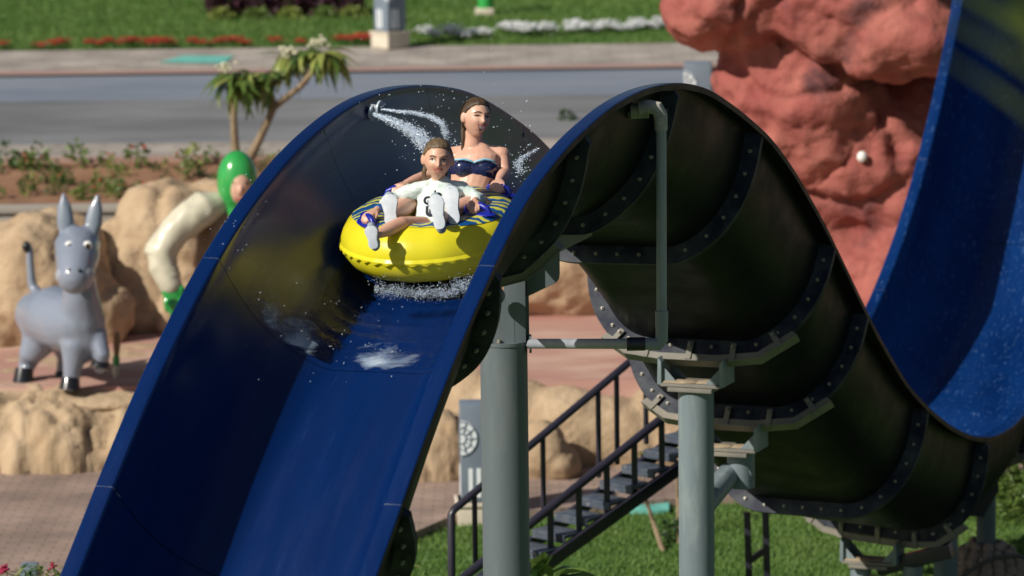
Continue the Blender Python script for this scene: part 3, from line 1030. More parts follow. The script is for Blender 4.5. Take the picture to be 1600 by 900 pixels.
hose.tube([at(1500, 905, 31.9), at(1525, 885, 31.95), at(1552, 872, 32.0), at(1585, 868, 32.0), at(1620, 874, 32.1), at(1660, 900, 32.2)], 0.018, 10)
tag(hose.build('hose', M['hose']), 'dark flexible hose draped over the cobbled footing', 'hose')

# ------------------------------------------------------------------ water pipe beside the slide
pipe = thing('water_pipe', 'grey plastic water pipe feeding the slide from the near post', 'pipe', (at(1033, 400, 23.0).x, 23.0, 0))
Yp = 22.75
A_, B_, C_, D_ = at(985, 174, Yp + 0.06), at(1033, 172, Yp), at(1034, 537, Yp), at(827, 537, 24.25)
def seg(name, pts, r, m=M['pvc'], n=20, caps=False):
    mb = MB()
    mb.tube(pts, r, n, caps=caps)
    return mb.build(name, m, pipe)
seg('riser', [B_ + V((0, 0, -0.12)), C_ + V((0, 0, 0.05))], 0.031)
seg('cross_pipe', [C_ + V((-0.05, 0.0, 0)), D_ + V((0.0, 0, 0))], 0.032)
seg('elbow', [B_ + V((-0.13, 0.02, 0.012)), B_ + V((-0.07, 0.012, 0.02)), B_ + V((-0.025, 0, 0.012)), B_ + V((-0.004, 0, -0.03)), B_ + V((0, 0, -0.12))], [0.044, 0.042, 0.044, 0.042, 0.038], M['fitting'])
seg('coupling', [A_ + V((0.0, 0, 0)), A_ + V((0.11, 0, 0.004))], 0.046, M['fitting'])
seg('coupling', [A_ + V((-0.05, 0.02, 0.0)), A_ + V((0.0, 0, 0))], 0.034, M['bolt'])
seg('inlet', [A_ + V((-0.05, 0.02, 0)), A_ + V((-0.16, 0.15, 0.0))], 0.028)
seg('coupling', [C_ + V((0, 0, 0.10)), C_ + V((0, 0, 0.20))], 0.039, M['pvc'])
seg('elbow', [C_ + V((0, 0, 0.10)), C_ + V((0, 0, 0.02)), C_ + V((-0.015, 0, -0.003)), C_ + V((-0.10, 0, 0))], 0.037)
seg('coupling', [C_ + V((-0.10, 0, 0)), C_ + V((-0.21, 0, 0))], 0.041, M['rail'])
seg('wall_flange', [D_ + V((0.0, 0, 0)), D_ + V((0.015, 0, 0))], 0.06, M['post'])
mb = MB()
mb.cyl(P1 + V((-0.14, -0.02, D_.z - zc * 0 )) , V((P1.x - 0.9, P1.y + 0.1, D_.z)), 0.031, n=20)
mb.build('cross_pipe', M['pvc'], pipe)

# ------------------------------------------------------------------ metal staircase
stair = thing('metal_staircase', 'dark metal open tread staircase with tube handrails climbing behind the posts', 'staircase', (0.4, 30, 0))
nA, nB = at(740, 890, 29.2), at(1020, 665, 30.6)
nd = nB - nA
fA, fB = at(705, 800, 29.8), at(975, 573, 31.15)
fd = fB - fA
def on(a, d, k):
    return a + d * k
seg2 = lambda name, pts, r, parent=stair, m=M['rail'], n=14: (lambda mb: mb.build(name, m, parent))((lambda mb: (mb.tube(pts, r, n), mb)[1])(MB()))
seg2('handrail', [on(nA, nd, -0.35), on(nA, nd, 1.5)], 0.036)
seg2('handrail', [fA + V((-0.006, 0, -0.9)), fA + V((0, 0, -0.02)), fA + fd * 0.015 + V((0, 0, 0.0)), on(fA, fd, 1.5)], 0.032)
# stringers and treads
tA, tB = at(852, 872, 29.62), at(1062, 720, 30.72)
td = tB - tA
perp = V((-0.707, 0.707, 0)) * 0.38
for off in (V((0, 0, 0)), perp):
    mb = MB()
    mb.bar(on(tA, td, -0.9) + off + V((0, 0, -0.06)), on(tA, td, 1.6) + off + V((0, 0, -0.055)), 0.045, 0.105)
    mb.build('stringer', M['rail'], stair, bevel=0.004)
axis = V((td.x, td.y, 0)).normalized()
rot_t = Matrix((axis, V((-axis.y, axis.x, 0)), V((0, 0, 1)))).transposed()
nst = 6.0
for k in range(-4, 10):
    c = on(tA, td, (k + 0.3) / nst) + perp * 0.5 + V((0, 0, 0.01))
    mb = MB()
    mb.box(c, (0.235, 0.36, 0.03), rot_t)
    mb.box(c - axis * 0.105 + V((0, 0, -0.03)), (0.02, 0.36, 0.045), rot_t)
    mb.build('tread', M['tread'], stair, bevel=0.004)
for k in (-0.1, 0.065, 0.235, 0.405, 0.575, 0.745, 0.915, 1.08):
    p = on(nA, nd, 0.2 + k * 0.93)
    zt_ = on(tA, td, max(-.9, (p.x - tA.x) / td.x)).z - 0.10
    mb = MB()
    mb.bar(V((p.x, p.y, zt_)), p, 0.05, 0.035)
    mb.build('baluster', M['rail'], stair)
for px_, pt in ((740, 0.13), (933, 0.845), (963, 0.955), (845, 0.52), (1010, 1.13)):
    p = on(fA, fd, pt)
    g = on(tA, td, max(-.9, (p.x + 0.44 - tA.x) / td.x)).z - 0.05
    seg2('baluster', [V((p.x, p.y, g)), p], 0.022)
fr = thing('ladder_frame', 'dark square tube ladder frame on the lawn below the dip', 'frame', V((at(1190, 900, 31.5).x, 31.5, 0)))
for x0, x1 in ((1167, 1172), (1196, 1200)):
    mb = MB()
    t_, b_ = at(x0, 800, 31.5), at(x1, 900, 31.5)
    mb.bar(V((b_.x, 31.5, 0)), t_, 0.055, 0.055)
    mb.build('upright', M['rail'], fr, bevel=0.004)
mb = MB()
mb.bar(at(1168, 878, 31.5), at(1200, 856, 31.5), 0.05, 0.05)
mb.build('rung', M['rail'], fr)

# ------------------------------------------------------------------ light bollards
def bollard(label, base, ground, wd, hp, hb, rotz):
    """square light bollard: plinth, housing, round lattice window and slot windows on each face"""
    t = thing('light_bollard', label, 'lamp', (0, 0, 0), 'patterned light bollards')
    mb = MB()
    mb.box((0, 0, hp / 2), (wd * 1.22, wd * 1.22, hp))
    mb.box((0, 0, hp - 0.02), (wd * 1.34, wd * 1.34, 0.04))
    mb.build('plinth', M['lamp_base'], t, bevel=0.008)
    mb = MB()
    mb.box((0, 0, hp + hb / 2), (wd, wd, hb))
    hs = mb.build('housing', M['lamp_grey'], t, bevel=0.006)
    for q in range(4):
        rot = Matrix.Rotation(q * math.pi / 2, 4, 'Z')
        rad = wd * 0.5
        ox = -wd * 0.5 if q % 2 == 0 else wd * 0.5
        cz = hp + hb * 0.66
        # part of a round window running off the corner of the face
        mb = MB()
        poly = []
        for i in range(33):
            g = -math.pi / 2 + math.pi * i / 32
            poly.append(V((ox + (math.cos(g) * rad * 0.93 if ox < 0 else -math.cos(g) * rad * 0.93), -wd / 2 - 0.004, cz + math.sin(g) * rad * 1.05)))
        mb.add([rot @ p for p in poly], [tuple(range(len(poly)))])
        mb.build('round_window', M['lamp_white'], hs, smooth=False)
        mb = MB()
        sg = 1 if ox < 0 else -1
        for g in (-72, -36, 0, 36, 72):
            p0 = V((ox + sg * 0.01, -wd / 2 - 0.007, cz))
            p1 = p0 + V((sg * math.cos(R(g)) * rad * 0.9, 0, math.sin(R(g)) * rad))
            mb.bar(rot @ (p0 + (p1 - p0) * 0.28), rot @ p1, 0.009, 0.009)
        for rr in (0.28, 0.62, 0.93):
            prev = None
            for i in range(13):
                g = -math.pi / 2 + math.pi * i / 12
                wob = 1 + (0.14 * math.cos(10 * g) if rr == 0.62 else 0)
                p = rot @ V((ox + sg * math.cos(g) * rad * rr * wob, -wd / 2 - 0.007, cz + math.sin(g) * rad * 1.05 * rr * wob))
                if prev is not None:
                    mb.bar(prev, p, 0.008, 0.008)
                prev = p
        mb.build('lattice', M['lamp_grey'], hs, smooth=False)
        for x in (-0.23, 0.0):
            mb = MB()
            mb.box(rot @ V((x * wd, -wd / 2 - 0.003, hp + hb * 0.2)), (0.06 * wd * 2 if q % 2 == 0 else 0.006, 0.006 if q % 2 == 0 else 0.12 * wd, hb * 0.30))
            mb.build('slot_window', M['lamp_white'], hs)
    t.location = base
    t.rotation_euler.z = rotz
    return t
q = atz(748, 815, 0.0)
near_l = bollard('blue grey light bollard with round lattice window, half hidden behind near post', q, 0, 0.33, 0.22, 0.92, R(3))
q = at(610, 89, 57.6)
far_l = bollard('far light bollard at the lawn edge beyond the road', V((q.x, 57.7, 2.56)), 0, 0.34, 0.25, 0.95, R(40))
q = at(1092, 150, 46.0)
mid_l = bollard('light bollard half hidden between the hump and the red rock', V((q.x, 46.2, 2.1)), 0, 0.33, 0.12, 0.78, R(-5))
mid_l.location.z = at(1085, 97, 46.2).z - 0.9
gp = thing('garden_post', 'short green post on a cream block in the far lawn', 'post', (at(762, 10, 62).x, 62, 2.68))
q = at(757, 17, 62)
mb = MB()
mb.box((q.x, 62, q.z - 0.02), (0.30, 0.3, 0.14))
mb.build('block', M['lamp_base'], gp, bevel=0.02)
mb = MB()
mb.cyl((q.x + 0.02, 62, q.z + 0.05), (q.x + 0.02, 62, q.z + 0.9), 0.13, n=20)
mb.build('post_body', M['green_gloss'], gp)

# ------------------------------------------------------------------ lawn mats and saplings
for (px, py, w_, d_, lab) in ((915, 776, 0.55, 0.34, 'flat teal mat nearer the post, partly behind the stairs'), (1012, 785, 0.5, 0.36, 'flat teal mat right of the stairs beside saplings')):
    c = atz(px, py, 0.05)
    t = MB()
    pts = []
    for i in range(16):
        g = 2 * math.pi * i / 16
        k_ = 1 / max(abs(math.cos(g)), abs(math.sin(g))) ** 0.75
        pts.append(c + V((math.cos(g) * w_ * 0.42 * k_, math.sin(g) * d_ * 0.95 * k_, 0.01 + 0.012 * math.sin(g * 2))))
    t.prism(pts, (0, 0, -0.10))
    tag(t.build('teal_mat', M['teal'], smooth=False, bevel=0.01), lab, 'mat', 'teal mats on the lawn')

def leaf_mesh(name, ln, wd, m, droop=0.25, fold=0.15, n=5):
    mb = MB()
    vs = []
    for i in range(n + 1):
        t = i / n
        w_ = wd * math.sin(math.pi * min(1, 0.08 + 0.92 * t) ** 0.8) * 0.5 if i < n else 0.002
        z = -droop * ln * t * t
        vs += [(-w_, t * ln, z + fold * w_), (0, t * ln, z), (w_, t * ln, z + fold * w_)]
    fs = []
    for i in range(n):
        a, b = i * 3, i * 3 + 3
        fs += [(a, a + 1, b + 1, b), (a + 1, a + 2, b + 2, b + 1)]
    mb.add(vs, fs)
    return mb.mesh(name, m, fix=False)

def leafy(name, c, r, n, ln, wd, m, parent=None, seed=0, up=0.3):
    """a clump of many small leaves as one foliage mesh"""
    g = random.Random(seed)
    mb = MB()
    for i in range(n):
        d = V((g.gauss(0, 1), g.gauss(0, 1), g.gauss(0, 1) + up)).normalized()
        p = V(c) + V((d.x * r[0], d.y * r[1], d.z * r[2])) * (g.uniform(0.25, 1) ** 0.6)
        o = V((g.gauss(0, 1), g.gauss(0, 1), g.gauss(0, .6) + 0.3))
        t = (d + o * 0.7).normalized()
        s_ = t.orthogonal().normalized()
        s_ = Matrix.Rotation(g.uniform(0, 6.3), 3, t) @ s_
        l_, w_ = ln * g.uniform(.6, 1.2), wd * g.uniform(.7, 1.2)
        mb.add([p, p + t * l_ * .5 + s_ * w_ * .5, p + t * l_ - V((0, 0, l_ * .25)), p + t * l_ * .5 - s_ * w_ * .5], [(0, 1, 2, 3)])
    return mb.build(name, m, parent, smooth=False, fix=False)

sap = thing('sapling', 'thin leaning sapling stem with green tuft beside second post', 'sapling', atz(1030, 850, 0))
mb = MB()
mb.tube([atz(1036, 862, 0), at(1020, 815, 34.3), at(1008, 775, 34.3), at(1003, 720, 34.3)], [0.026, 0.02, 0.014, 0.006], 8)
mb.tube([at(1013, 795, 34.3), at(1000, 765, 34.25)], [0.012, 0.005], 6)
mb.build('stem', M['bark'], sap)
leafy('foliage', at(1003, 718, 34.3), (0.06, 0.06, 0.08), 30, 0.06, 0.025, M['leaf_dark'], sap, 5)
sap2 = thing('sapling', 'upright bare sapling stem close to the second post', 'sapling', atz(1060, 845, 0))
mb = MB()
mb.tube([atz(1062, 850, 0), at(1059, 780, 34.8), at(1056, 700, 34.8)], [0.024, 0.018, 0.006], 8)
mb.build('stem', M['bark'], sap2)
leafy('foliage', at(1058, 715, 34.8), (0.08, 0.08, 0.1), 36, 0.07, 0.03, M['leaf'], sap2, 6)
bsh = thing('lawn_shrub', 'small dark green shrub at the sapling foot on the lawn', 'shrub', atz(1062, 850, 0))
leafy('foliage', at(1062, 840, 34.4), (0.2, 0.2, 0.16), 420, 0.07, 0.03, M['leaf_dark'], bsh, 9)
for i, (px, py, s_, lab) in enumerate(((1590, 780, 0.42, 'spiky green shrub at right edge behind the cobbled footing'), (1640, 770, 0.5, 'green shrub just outside, behind the footing lawn'))):
    b_ = thing('garden_shrub', lab, 'shrub', atz(px, py + 30, 0))
    leafy('foliage', atz(px, py + 30, 0) + V((0, 0, s_ * .6)), (s_, s_, s_), 700, 0.16, 0.035, M['leaf'], b_, 60 + i)

# grass blades, one mass each
def blades(name, m, x0, x1, y0, y1, n, h, zf, seed):
    g = np.random.default_rng(seed)
    x, y = g.uniform(x0, x1, n), g.uniform(y0, y1, n)
    z = zf(x, y)
    a = g.uniform(0, np.pi, n)
    hh = h * g.uniform(.5, 1.2, n)
    w_ = h * 0.16
    lx, ly = g.normal(0, .35, n) * hh, g.normal(0, .35, n) * hh
    v = np.stack([np.stack([x - np.cos(a) * w_, y - np.sin(a) * w_, z], 1), np.stack([x + np.cos(a) * w_, y + np.sin(a) * w_, z], 1), np.stack([x + lx, y + ly, z + hh], 1)], 1).reshape(-1, 3)
    me = bpy.data.meshes.new(name)
    me.vertices.add(3 * n)
    me.vertices.foreach_set('co', v.astype(np.float32).ravel())
    me.loops.add(3 * n)
    me.loops.foreach_set('vertex_index', np.arange(3 * n, dtype=np.int32))
    me.polygons.add(n)
    me.polygons.foreach_set('loop_start', np.arange(0, 3 * n, 3, dtype=np.int32))
    me.update(calc_edges=True)
    me.materials.append(m)
    return tag(link(name, me), kind='stuff')
ex = np.array([p.x for p in pts[::-1]]) if False else None
edge_w = sorted([(atz(x, y, 0.0).x, atz(x, y, 0.0).y) for x, y in edge])
blades('grass', M['blade'], -2.0, 8.5, 29.5, 37.6, 170000, 0.045,
       lambda x, y: np.where(y > np.interp(x, [a for a, b in edge_w], [b for a, b in edge_w]) - 0.03, -0.3, 0.0), 3)
blades('grass', M['blade'], -9, 5, 57.9, 68, 120000, 0.08, lambda x, y: np.interp(y, [57.9, 64, 75], [2.54, 2.75, 3.2]), 4)

# ------------------------------------------------------------------ flowers and bed plants
def clump(name, seed, leafm, petalm, r=0.16, nl=46, npet=26, h=0.2):
    g = random.Random(seed)
    t = thing(name, '', '', (0, 0, 0))
    leafy('foliage', (0, 0, h * .5), (r, r * .8, h * .6), nl, 0.11, 0.045, leafm, t, seed)
    if npet:
        mb = MB()
        for i in range(npet):
            p = V((g.gauss(0, r * .6), g.gauss(0, r * .5), h * (0.85 + 0.5 * g.random())))
            for k in range(3):
                q_ = V((g.gauss(0, 1), g.gauss(0, 1), g.gauss(0, 1))).normalized() * 0.03
                mb.add([p, p + q_, p + q_.orthogonal().normalized() * 0.03 + V((0, 0, .01))], [(0, 1, 2)])
            mb.ell(p, (0.026, 0.026, 0.02), nu=6, nv=4)
        mb.build('blossom', petalm, t, smooth=False, fix=False)
    return t

def scatter(protos, spots, label, cat, group):
    for i, (p, sc) in enumerate(spots):
        pr = protos[i % len(protos)]
        o = copy_tree(pr)
        o.location = p
        o.scale = (sc,) * 3
        o.rotation_euler.z = rnd.uniform(0, 6.3)
        tag(o, label if isinstance(label, str) else label[i % len(label)], cat, group)
    for pr in protos:
        for ch in list(pr.children):
            bpy.data.objects.remove(ch)
        bpy.data.objects.remove(pr)

reds = [4, 62, 70, 88, 96, 140, 148, 156, 168, 190, 200, 210, 232, 240, 250, 262, 268, 302, 312, 322, 340, 352, 360, 372, 384, 430, 470, 535, 548, 560, 570, 582]
scatter([clump('red_flower', 100 + k, M['leaf_dark'], M['red_petal'], 0.17, 50, 40, 0.2) for k in range(3)],
        [((at(x, 92 + rnd.uniform(-3, 2), 58.1).x, 58.05 + rnd.uniform(-.1, .25), 2.55), rnd.uniform(.42, .72)) for x in reds],
        'clump of red flowers in the border along the far lawn edge', 'flowers', 'red flowers along the far lawn edge')
whites = [668, 680, 704, 709, 718, 728, 735, 744, 752, 760, 796, 803, 810, 818, 826, 834, 848, 855, 862, 892, 899, 908, 918, 925, 935, 942, 950, 958, 966, 980, 987, 996, 1005, 1012, 1022, 1030, 1037, 1046]
wspots = []
for x in whites:
    lift = np.interp(x, [640, 1050], [0.1, 1.5])
    wspots.append(((at(x, 75, 58.2).x, 58.1 + lift + rnd.uniform(-.15, .3), 2.56), rnd.uniform(.5, .9)))
scatter([clump('white_flower', 120 + k, M['leaf_dark'], M['white_petal'], 0.15, 30, 52, 0.22) for k in range(3)], wspots,
        'clump of white flowers bordering the far lawn', 'flowers', 'white flowers along the far lawn edge')
bp = []
for i in range(116):
    y = rnd.uniform(44.5, 46.6)
    px = rnd.uniform(-20, 460) if i % 5 else rnd.uniform(840, 1040)
    bp.append(((at(px, 270, y).x, y, np.interp(y, [44.25, 45.4, 46.75], [1.93, 2.02, 2.13]) + 0.0), rnd.uniform(.4, .8)))
for px, y in ((118, 46.5), (10, 46.4), (300, 46.5), (215, 46.4), (60, 46.3)):
    bp.append(((at(px, 250, y).x, y, 2.1), 1.15))
scatter([clump('bed_plant', 140, M['leaf'], M['red_petal'], 0.12, 46, 0, 0.26), clump('bed_plant', 141, M['leaf_dark'], M['red_petal'], 0.12, 46, 0, 0.26), clump('bed_plant', 142, M['leaf_yellow'], M['red_petal'], 0.11, 30, 0, 0.2), clump('bed_plant', 143, M['leaf'], M['red_petal'], 0.1, 36, 2, 0.24)],
        bp, ['mid green bedding plant in the red brown soil bed', 'dark green bushy bedding plant in the red brown soil bed', 'yellow green sparse bedding plant in the red brown soil bed', 'green bedding plant with a few red blossoms in the soil bed'], 'plant', 'bedding plants in the soil bed')
for i, (px, s_, lab) in enumerate(((352, 0.8, 'leftmost'), (398, .95, 'second from left'), (446, 1.0, 'third from left'), (494, .9, 'fourth from left'), (538, .8, 'rightmost'))):
    c = at(px, 12, 62.2)
    t = thing('purple_shrub', 'dark purple leaved shrub, ' + lab + ' of the row on the far lawn', 'shrub', (c.x, 62.2, 2.68), 'purple shrubs on the far lawn')
    leafy('foliage', (c.x, 62.2, 2.68 + 0.33), (0.36 * s_, 0.3, 0.36), 1300, 0.12, 0.06, M['purple'], t, 200 + i)
for i, (px, lab) in enumerate(((345, 'far left'), (402, 'left'), (452, 'middle'), (508, 'right'), (550, 'far right'))):
    c = at(px, 18, 61.7)
    t = thing('low_green_plant', 'pale green low plant at the ' + lab + ' end of the purple shrub row' if lab != 'middle' else 'pale green low plant before the middle of the purple shrub row', 'plant', (c.x, 61.7, 2.66), 'low plants below the purple shrubs')
    leafy('foliage', (c.x, 61.7, 2.76), (0.2, 0.18, 0.12), 150, 0.1, 0.045, M['leaf'] if i % 2 else M['leaf_yellow'], t, 220 + i)
q = atz(886, 192, 2.2)
t = thing('kerb_plant', 'lone green plant on the pavement beyond the slide hump', 'plant', (q.x, q.y, 2.2))
leafy('foliage', (q.x, q.y, 2.28), (0.07, 0.07, 0.1), 60, 0.09, 0.04, M['leaf_dark'], t, 230)

# ------------------------------------------------------------------ flowering tree
Yt = 45.3
tree = thing('frangipani_tree', 'small forked tree with long drooping leaves and cream flower heads', 'tree', at(385, 255, Yt))
def limb(name, pts, rad, parent):
    mb = MB()
    mb.tube([at(*p) for p in pts], rad, 10)
    return mb.build(name, M['bark'], parent)
limb('trunk', [(372, 262, Yt), (367, 222, Yt), (365, 185, Yt), (368, 158, Yt), (362, 140, Yt), (368, 122, Yt)], [0.06, 0.046, 0.04, 0.04, 0.036, 0.03], tree)
limb('trunk', [(382, 262, Yt), (402, 225, Yt), (418, 190, Yt), (428, 168, Yt)], [0.062, 0.05, 0.045, 0.042], tree)
limb('branch', [(428, 168, Yt), (424, 145, Yt), (421, 128, Yt), (428, 112, Yt)], [0.04, 0.035, 0.03, 0.025], tree)
limb('branch', [(428, 168, Yt), (448, 152, Yt), (470, 135, Yt - .1), (488, 112, Yt - .1), (500, 88, Yt - .1)], [0.042, 0.038, 0.036, 0.036, 0.03], tree)
limb('branch', [(424, 140, Yt), (440, 115, Yt + .2), (450, 95, Yt + .2)], [0.03, 0.025, 0.02], tree)
lm = [leaf_mesh('leaf', 0.36, 0.10, M['leaf'], 0.5), leaf_mesh('leaf', 0.32, 0.095, M['leaf_dark'], 0.6), leaf_mesh('leaf', 0.35, 0.10, M['leaf_yellow'], 0.8), leaf_mesh('leaf', 0.38, 0.10, M['leaf'], 0.9)]
for (px, py, dY, n, spread) in ((362, 120, 0, 44, 1), (386, 124, .15, 38, 1), (420, 118, .1, 28, 1), (448, 88, .2, 28, 1), (502, 84, -.1, 30, 1), (518, 88, 0, 26, 1), (480, 80, 0, 20, 1), (378, 126, -.1, 26, 1)):
    c = at(px, py, Yt + dY)
    for i in range(n):
        g = rnd.uniform(0, 6.283)
        el = rnd.uniform(-0.75, 0.55)
        d = V((math.cos(g) * math.cos(el), math.sin(g) * math.cos(el), math.sin(el)))
        rot = d.to_track_quat('Y', 'Z').to_matrix().to_4x4()
        link('leaf', lm[rnd.choice((0, 0, 1, 2, 2, 3))], tree, Matrix.Translation(c + d * rnd.uniform(0.0, 0.06)) @ rot @ Matrix.Rotation(rnd.uniform(-.5, .5), 4, 'Y') @ Matrix.Scale(rnd.uniform(.65, 1.1), 4))
for (px, py) in ((355, 105), (450, 80), (500, 66)):
    c = at(px, py, Yt - 0.1)
    mb = MB()
    for i in range(34):
        p = c + V((rnd.gauss(0, .05), rnd.gauss(0, .05), rnd.gauss(0, .03)))
        mb.ell(p, (0.024, 0.024, 0.016), nu=6, nv=4)
    tag(mb.build('flower_head', M['cream_petal'], tree, smooth=False), kind='stuff')

# ------------------------------------------------------------------ plants in the near foreground
pl = thing('oleander_shrub', 'leafy green shrub top with crimson flowers at lower left corner', 'shrub', atz(40, 1100, 0))
lv = [leaf_mesh('leaf', 0.13, 0.03, M['leaf'], 0.5), leaf_mesh('leaf', 0.12, 0.028, M['leaf_dark'], 0.6), leaf_mesh('leaf', 0.12, 0.03, M['leaf_yellow'], 0.5)]
Yn = 27.0
mb = MB()
for px in (10, 40, 62, 85):
    top = at(px, 893, Yn)
    mb.tube([V((top.x * .9 - .3, Yn, 0)), top], [0.014, 0.006], 6)
mb.build('stem', M['bark'], pl)
for k in range(120):
    px = rnd.choice((6, 25, 36, 44, 55, 66, 84, 90)) + rnd.uniform(-8, 8)
    c = at(px, rnd.uniform(884, 915) if px > 30 else rnd.uniform(890, 915), Yn + rnd.uniform(-.15, .15))
    g = rnd.uniform(0, 6.283)
    d = V((math.cos(g), math.sin(g) * .6, rnd.uniform(-.3, .7))).normalized()
    link('leaf', lv[k % 3], pl, Matrix.Translation(c) @ d.to_track_quat('Y', 'Z').to_matrix().to_4x4() @ Matrix.Scale(rnd.uniform(.6, 1.05), 4))
mb = MB()
for px, py in ((3, 892), (6, 887), (8, 890), (84, 884)):
    for k in range(7):
        mb.ell(at(px, py, Yn - .1) + V((rnd.gauss(0, .012), rnd.gauss(0, .012), rnd.gauss(0, .01))), (0.013, 0.013, 0.009), nu=6, nv=4)
mb.build('blossom', M['pink_petal'], pl, smooth=False)
blk = thing('dark_box_light', 'small blue grey box light behind the corner shrub', 'lamp', V((at(50, 900, 29.5).x, 29.5, 0.09)))
mb = MB()
p = at(50, 886, 29.5)
mb.box((at(43, 886, 29.5).x, 29.6, p.z - 0.15), (0.13, 0.2, 0.3))
mb.build('housing', M['lamp_grey'], blk, bevel=0.01)
pl2 = thing('tall_weed', 'small leafy plant with a red tip at bottom centre', 'plant', V((at(640, 900, 27).x, 27, 0)))
top = at(640, 885, 27)
mb = MB()
mb.tube([V((top.x, 27, 0)), top], [0.012, 0.005], 6)
mb.tube([top, at(650, 868, 27), at(647, 858, 27)], [0.003, 0.002, 0.002], 5)
mb.build('stem', M['leaf'], pl2)
for k in range(22):
    g = rnd.uniform(0, 6.283)
    d = V((math.cos(g), math.sin(g), rnd.uniform(-.2, .6))).normalized()
    link('leaf', lv[(0, 2, 0)[k % 3]], pl2, Matrix.Translation(top + V((0, 0, rnd.uniform(-.05, .01)))) @ d.to_track_quat('Y', 'Z').to_matrix().to_4x4() @ Matrix.Scale(rnd.uniform(.5, .85), 4))
mb = MB()
mb.ell(at(647, 857, 27), (0.01, 0.01, 0.014), nu=6, nv=4)
mb.build('bud', M['red_petal'], pl2)
pl3 = thing('broadleaf_plant', 'broad leaved green plant right of the near post base', 'plant', V((at(850, 900, 26).x, 26, 0)))
bl = leaf_mesh('leaf', 0.22, 0.12, M['leaf'], 0.25, fold=0.5)
bl2 = leaf_mesh('leaf', 0.2, 0.09, M['leaf_dark'], 0.5, fold=0.4)
mb = MB()
cc = at(852, 915, 26)
mb.tube([V((cc.x, 26, 0)), cc], [0.02, 0.012], 8)
mb.build('stem', M['leaf'], pl3)
for k, (px, py, ang, tilt) in enumerate(((838, 905, 80, 60), (845, 900, 70, 50), (862, 898, 40, 40), (875, 900, 20, 25), (880, 904, 0, 20), (858, 902, 110, 35), (868, 905, 60, 15), (890, 906, -10, 20), (850, 908, 140, 30), (842, 898, 75, 65))):
    d = V((math.cos(R(ang)) * math.cos(R(tilt)), -0.3, math.sin(R(tilt)))).normalized()
    link('leaf', bl if k % 2 else bl2, pl3, Matrix.Translation(at(px, py, 26)) @ d.to_track_quat('Y', 'Z').to_matrix().to_4x4())

# blurred palm frond close to the camera, hanging in from a palm outside the frame
palm = thing('palm_tree', 'out of focus palm frond hanging in at the top right corner', 'palm tree', (3.0, 6.2, 0))
mb = MB()
mb.tube([(3.0, 6.2, 0), (3.05, 6.2, 4), (3.0, 6.2, 7.9)], [0.2, 0.16, 0.15], 14)
mb.build('trunk', M['bark'], palm)
ra = [(2.98, 6.2, 7.9), (2.4, 6.15, 8.25), (1.7, 6.05, 8.2), (1.15, 6.0, 7.85), (at(1590, 20, 5.9).x + .12, 5.9, at(1590, 20, 5.9).z + 0.24)]
mb = MB()
mb.tube(ra, [0.03, 0.024, 0.018, 0.012, 0.008], 8)
mb.build('rachis', M['frond'], palm)
def frond_leaf(p0, p1, w_):
    p0, p1 = V(p0), V(p1)
    t = (p1 - p0).normalized()
    s_ = t.cross(V((0, 1, 0))).normalized()
    mid = (p0 + p1) / 2 + V((0, 0, 0.008))
    mb = MB()
    mb.add([p0 - s_ * w_ * .5, p0 + s_ * w_ * .5, mid + s_ * w_ * .5, mid - s_ * w_ * .5, p1 + s_ * w_ * .12, p1 - s_ * w_ * .12, (p0 + mid) / 2 + V((0, -.006, 0))],
           [(0, 1, 6), (1, 2, 6), (2, 3, 6), (3, 0, 6), (3, 2, 4, 5)])
    mb.build('leaflet', M['frond'], palm, smooth=False, fix=False)
for a, b, w_ in (((1650, 215), (1470, 85), 0.011), ((1660, 150), (1462, 20), 0.012), ((1660, 95), (1470, -30), .022), ((1640, 120), (1560, -60), 0.024), ((1690, 60), (1560, -30), 0.013), ((1710, 260), (1640, 100), 0.013)):
    frond_leaf(at(*a, 5.9), at(*b, 5.8), w_)

# ------------------------------------------------------------------ grey donkey statue (plain, natural donkey)
Yd = 38.6
dk = thing('donkey_statue', 'glossy grey painted donkey statue standing on the sandy rock ledge', 'statue', at(95, 600, Yd))
mb = MB()
def q3(px, py, dY=0.0):
    return at(px, py, Yd + dY)
mb.tube([q3(62, 492, .42), q3(85, 495, .2), q3(112, 505, -.1), q3(124, 505, -.25)], [0.26, 0.325, 0.32, 0.27], 20)
mb.ell(q3(72, 500, .35), (0.29, 0.3, 0.32))
mb.ell(q3(128, 520, -.25), (0.25, 0.25, 0.32))
mb.tube([q3(128, 500, -.3), q3(126, 460, -.35), q3(122, 425, -.4)], [(0.24, .2), (0.185, .2), (0.15, .16)], 16, side=(1, 0, 0))
mb.tube([q3(122, 385, -.38), q3(121, 398, -.5), q3(119, 416, -.68), q3(117, 432, -.78)], [0.21, 0.23, 0.20, 0.185], 16)
mb.ell(q3(121, 384, -.38), (0.24, 0.19, 0.175))
ears = []
for a, b in (((104, 368), (99, 302)), ((143, 370), (153, 304))):
    m_ = ((a[0] * 2 + b[0]) / 3, (a[1] * 2 + b[1]) / 3)
    m2 = ((a[0] + b[0] * 2) / 3, (a[1] + b[1] * 2) / 3)
    mb.tube([q3(*a, -.35), q3(*m_, -.33), q3(*m2, -.3), q3(*b, -.28)], [(0.07, 0.055), (0.098, 0.05), (0.082, 0.04), (0.022, 0.02)], 12, side=(1, 0, 0))
    ears.append(([q3(*a, -.40), q3(*m_, -.372), q3(*m2, -.332), q3(b[0], b[1] + 8, -.30)]))
mb.tube([q3(118, 540, -.35), q3(114, 570, -.38), q3(112, 590, -.38), q3(110, 600, -.38)], [0.16, 0.105, 0.09, 0.085], 14)
mb.tube([q3(148, 520, -.3), q3(158, 545, -.42), q3(161, 552, -.45), q3(157, 574, -.38)], [0.13, 0.085, 0.08, 0.07], 14)
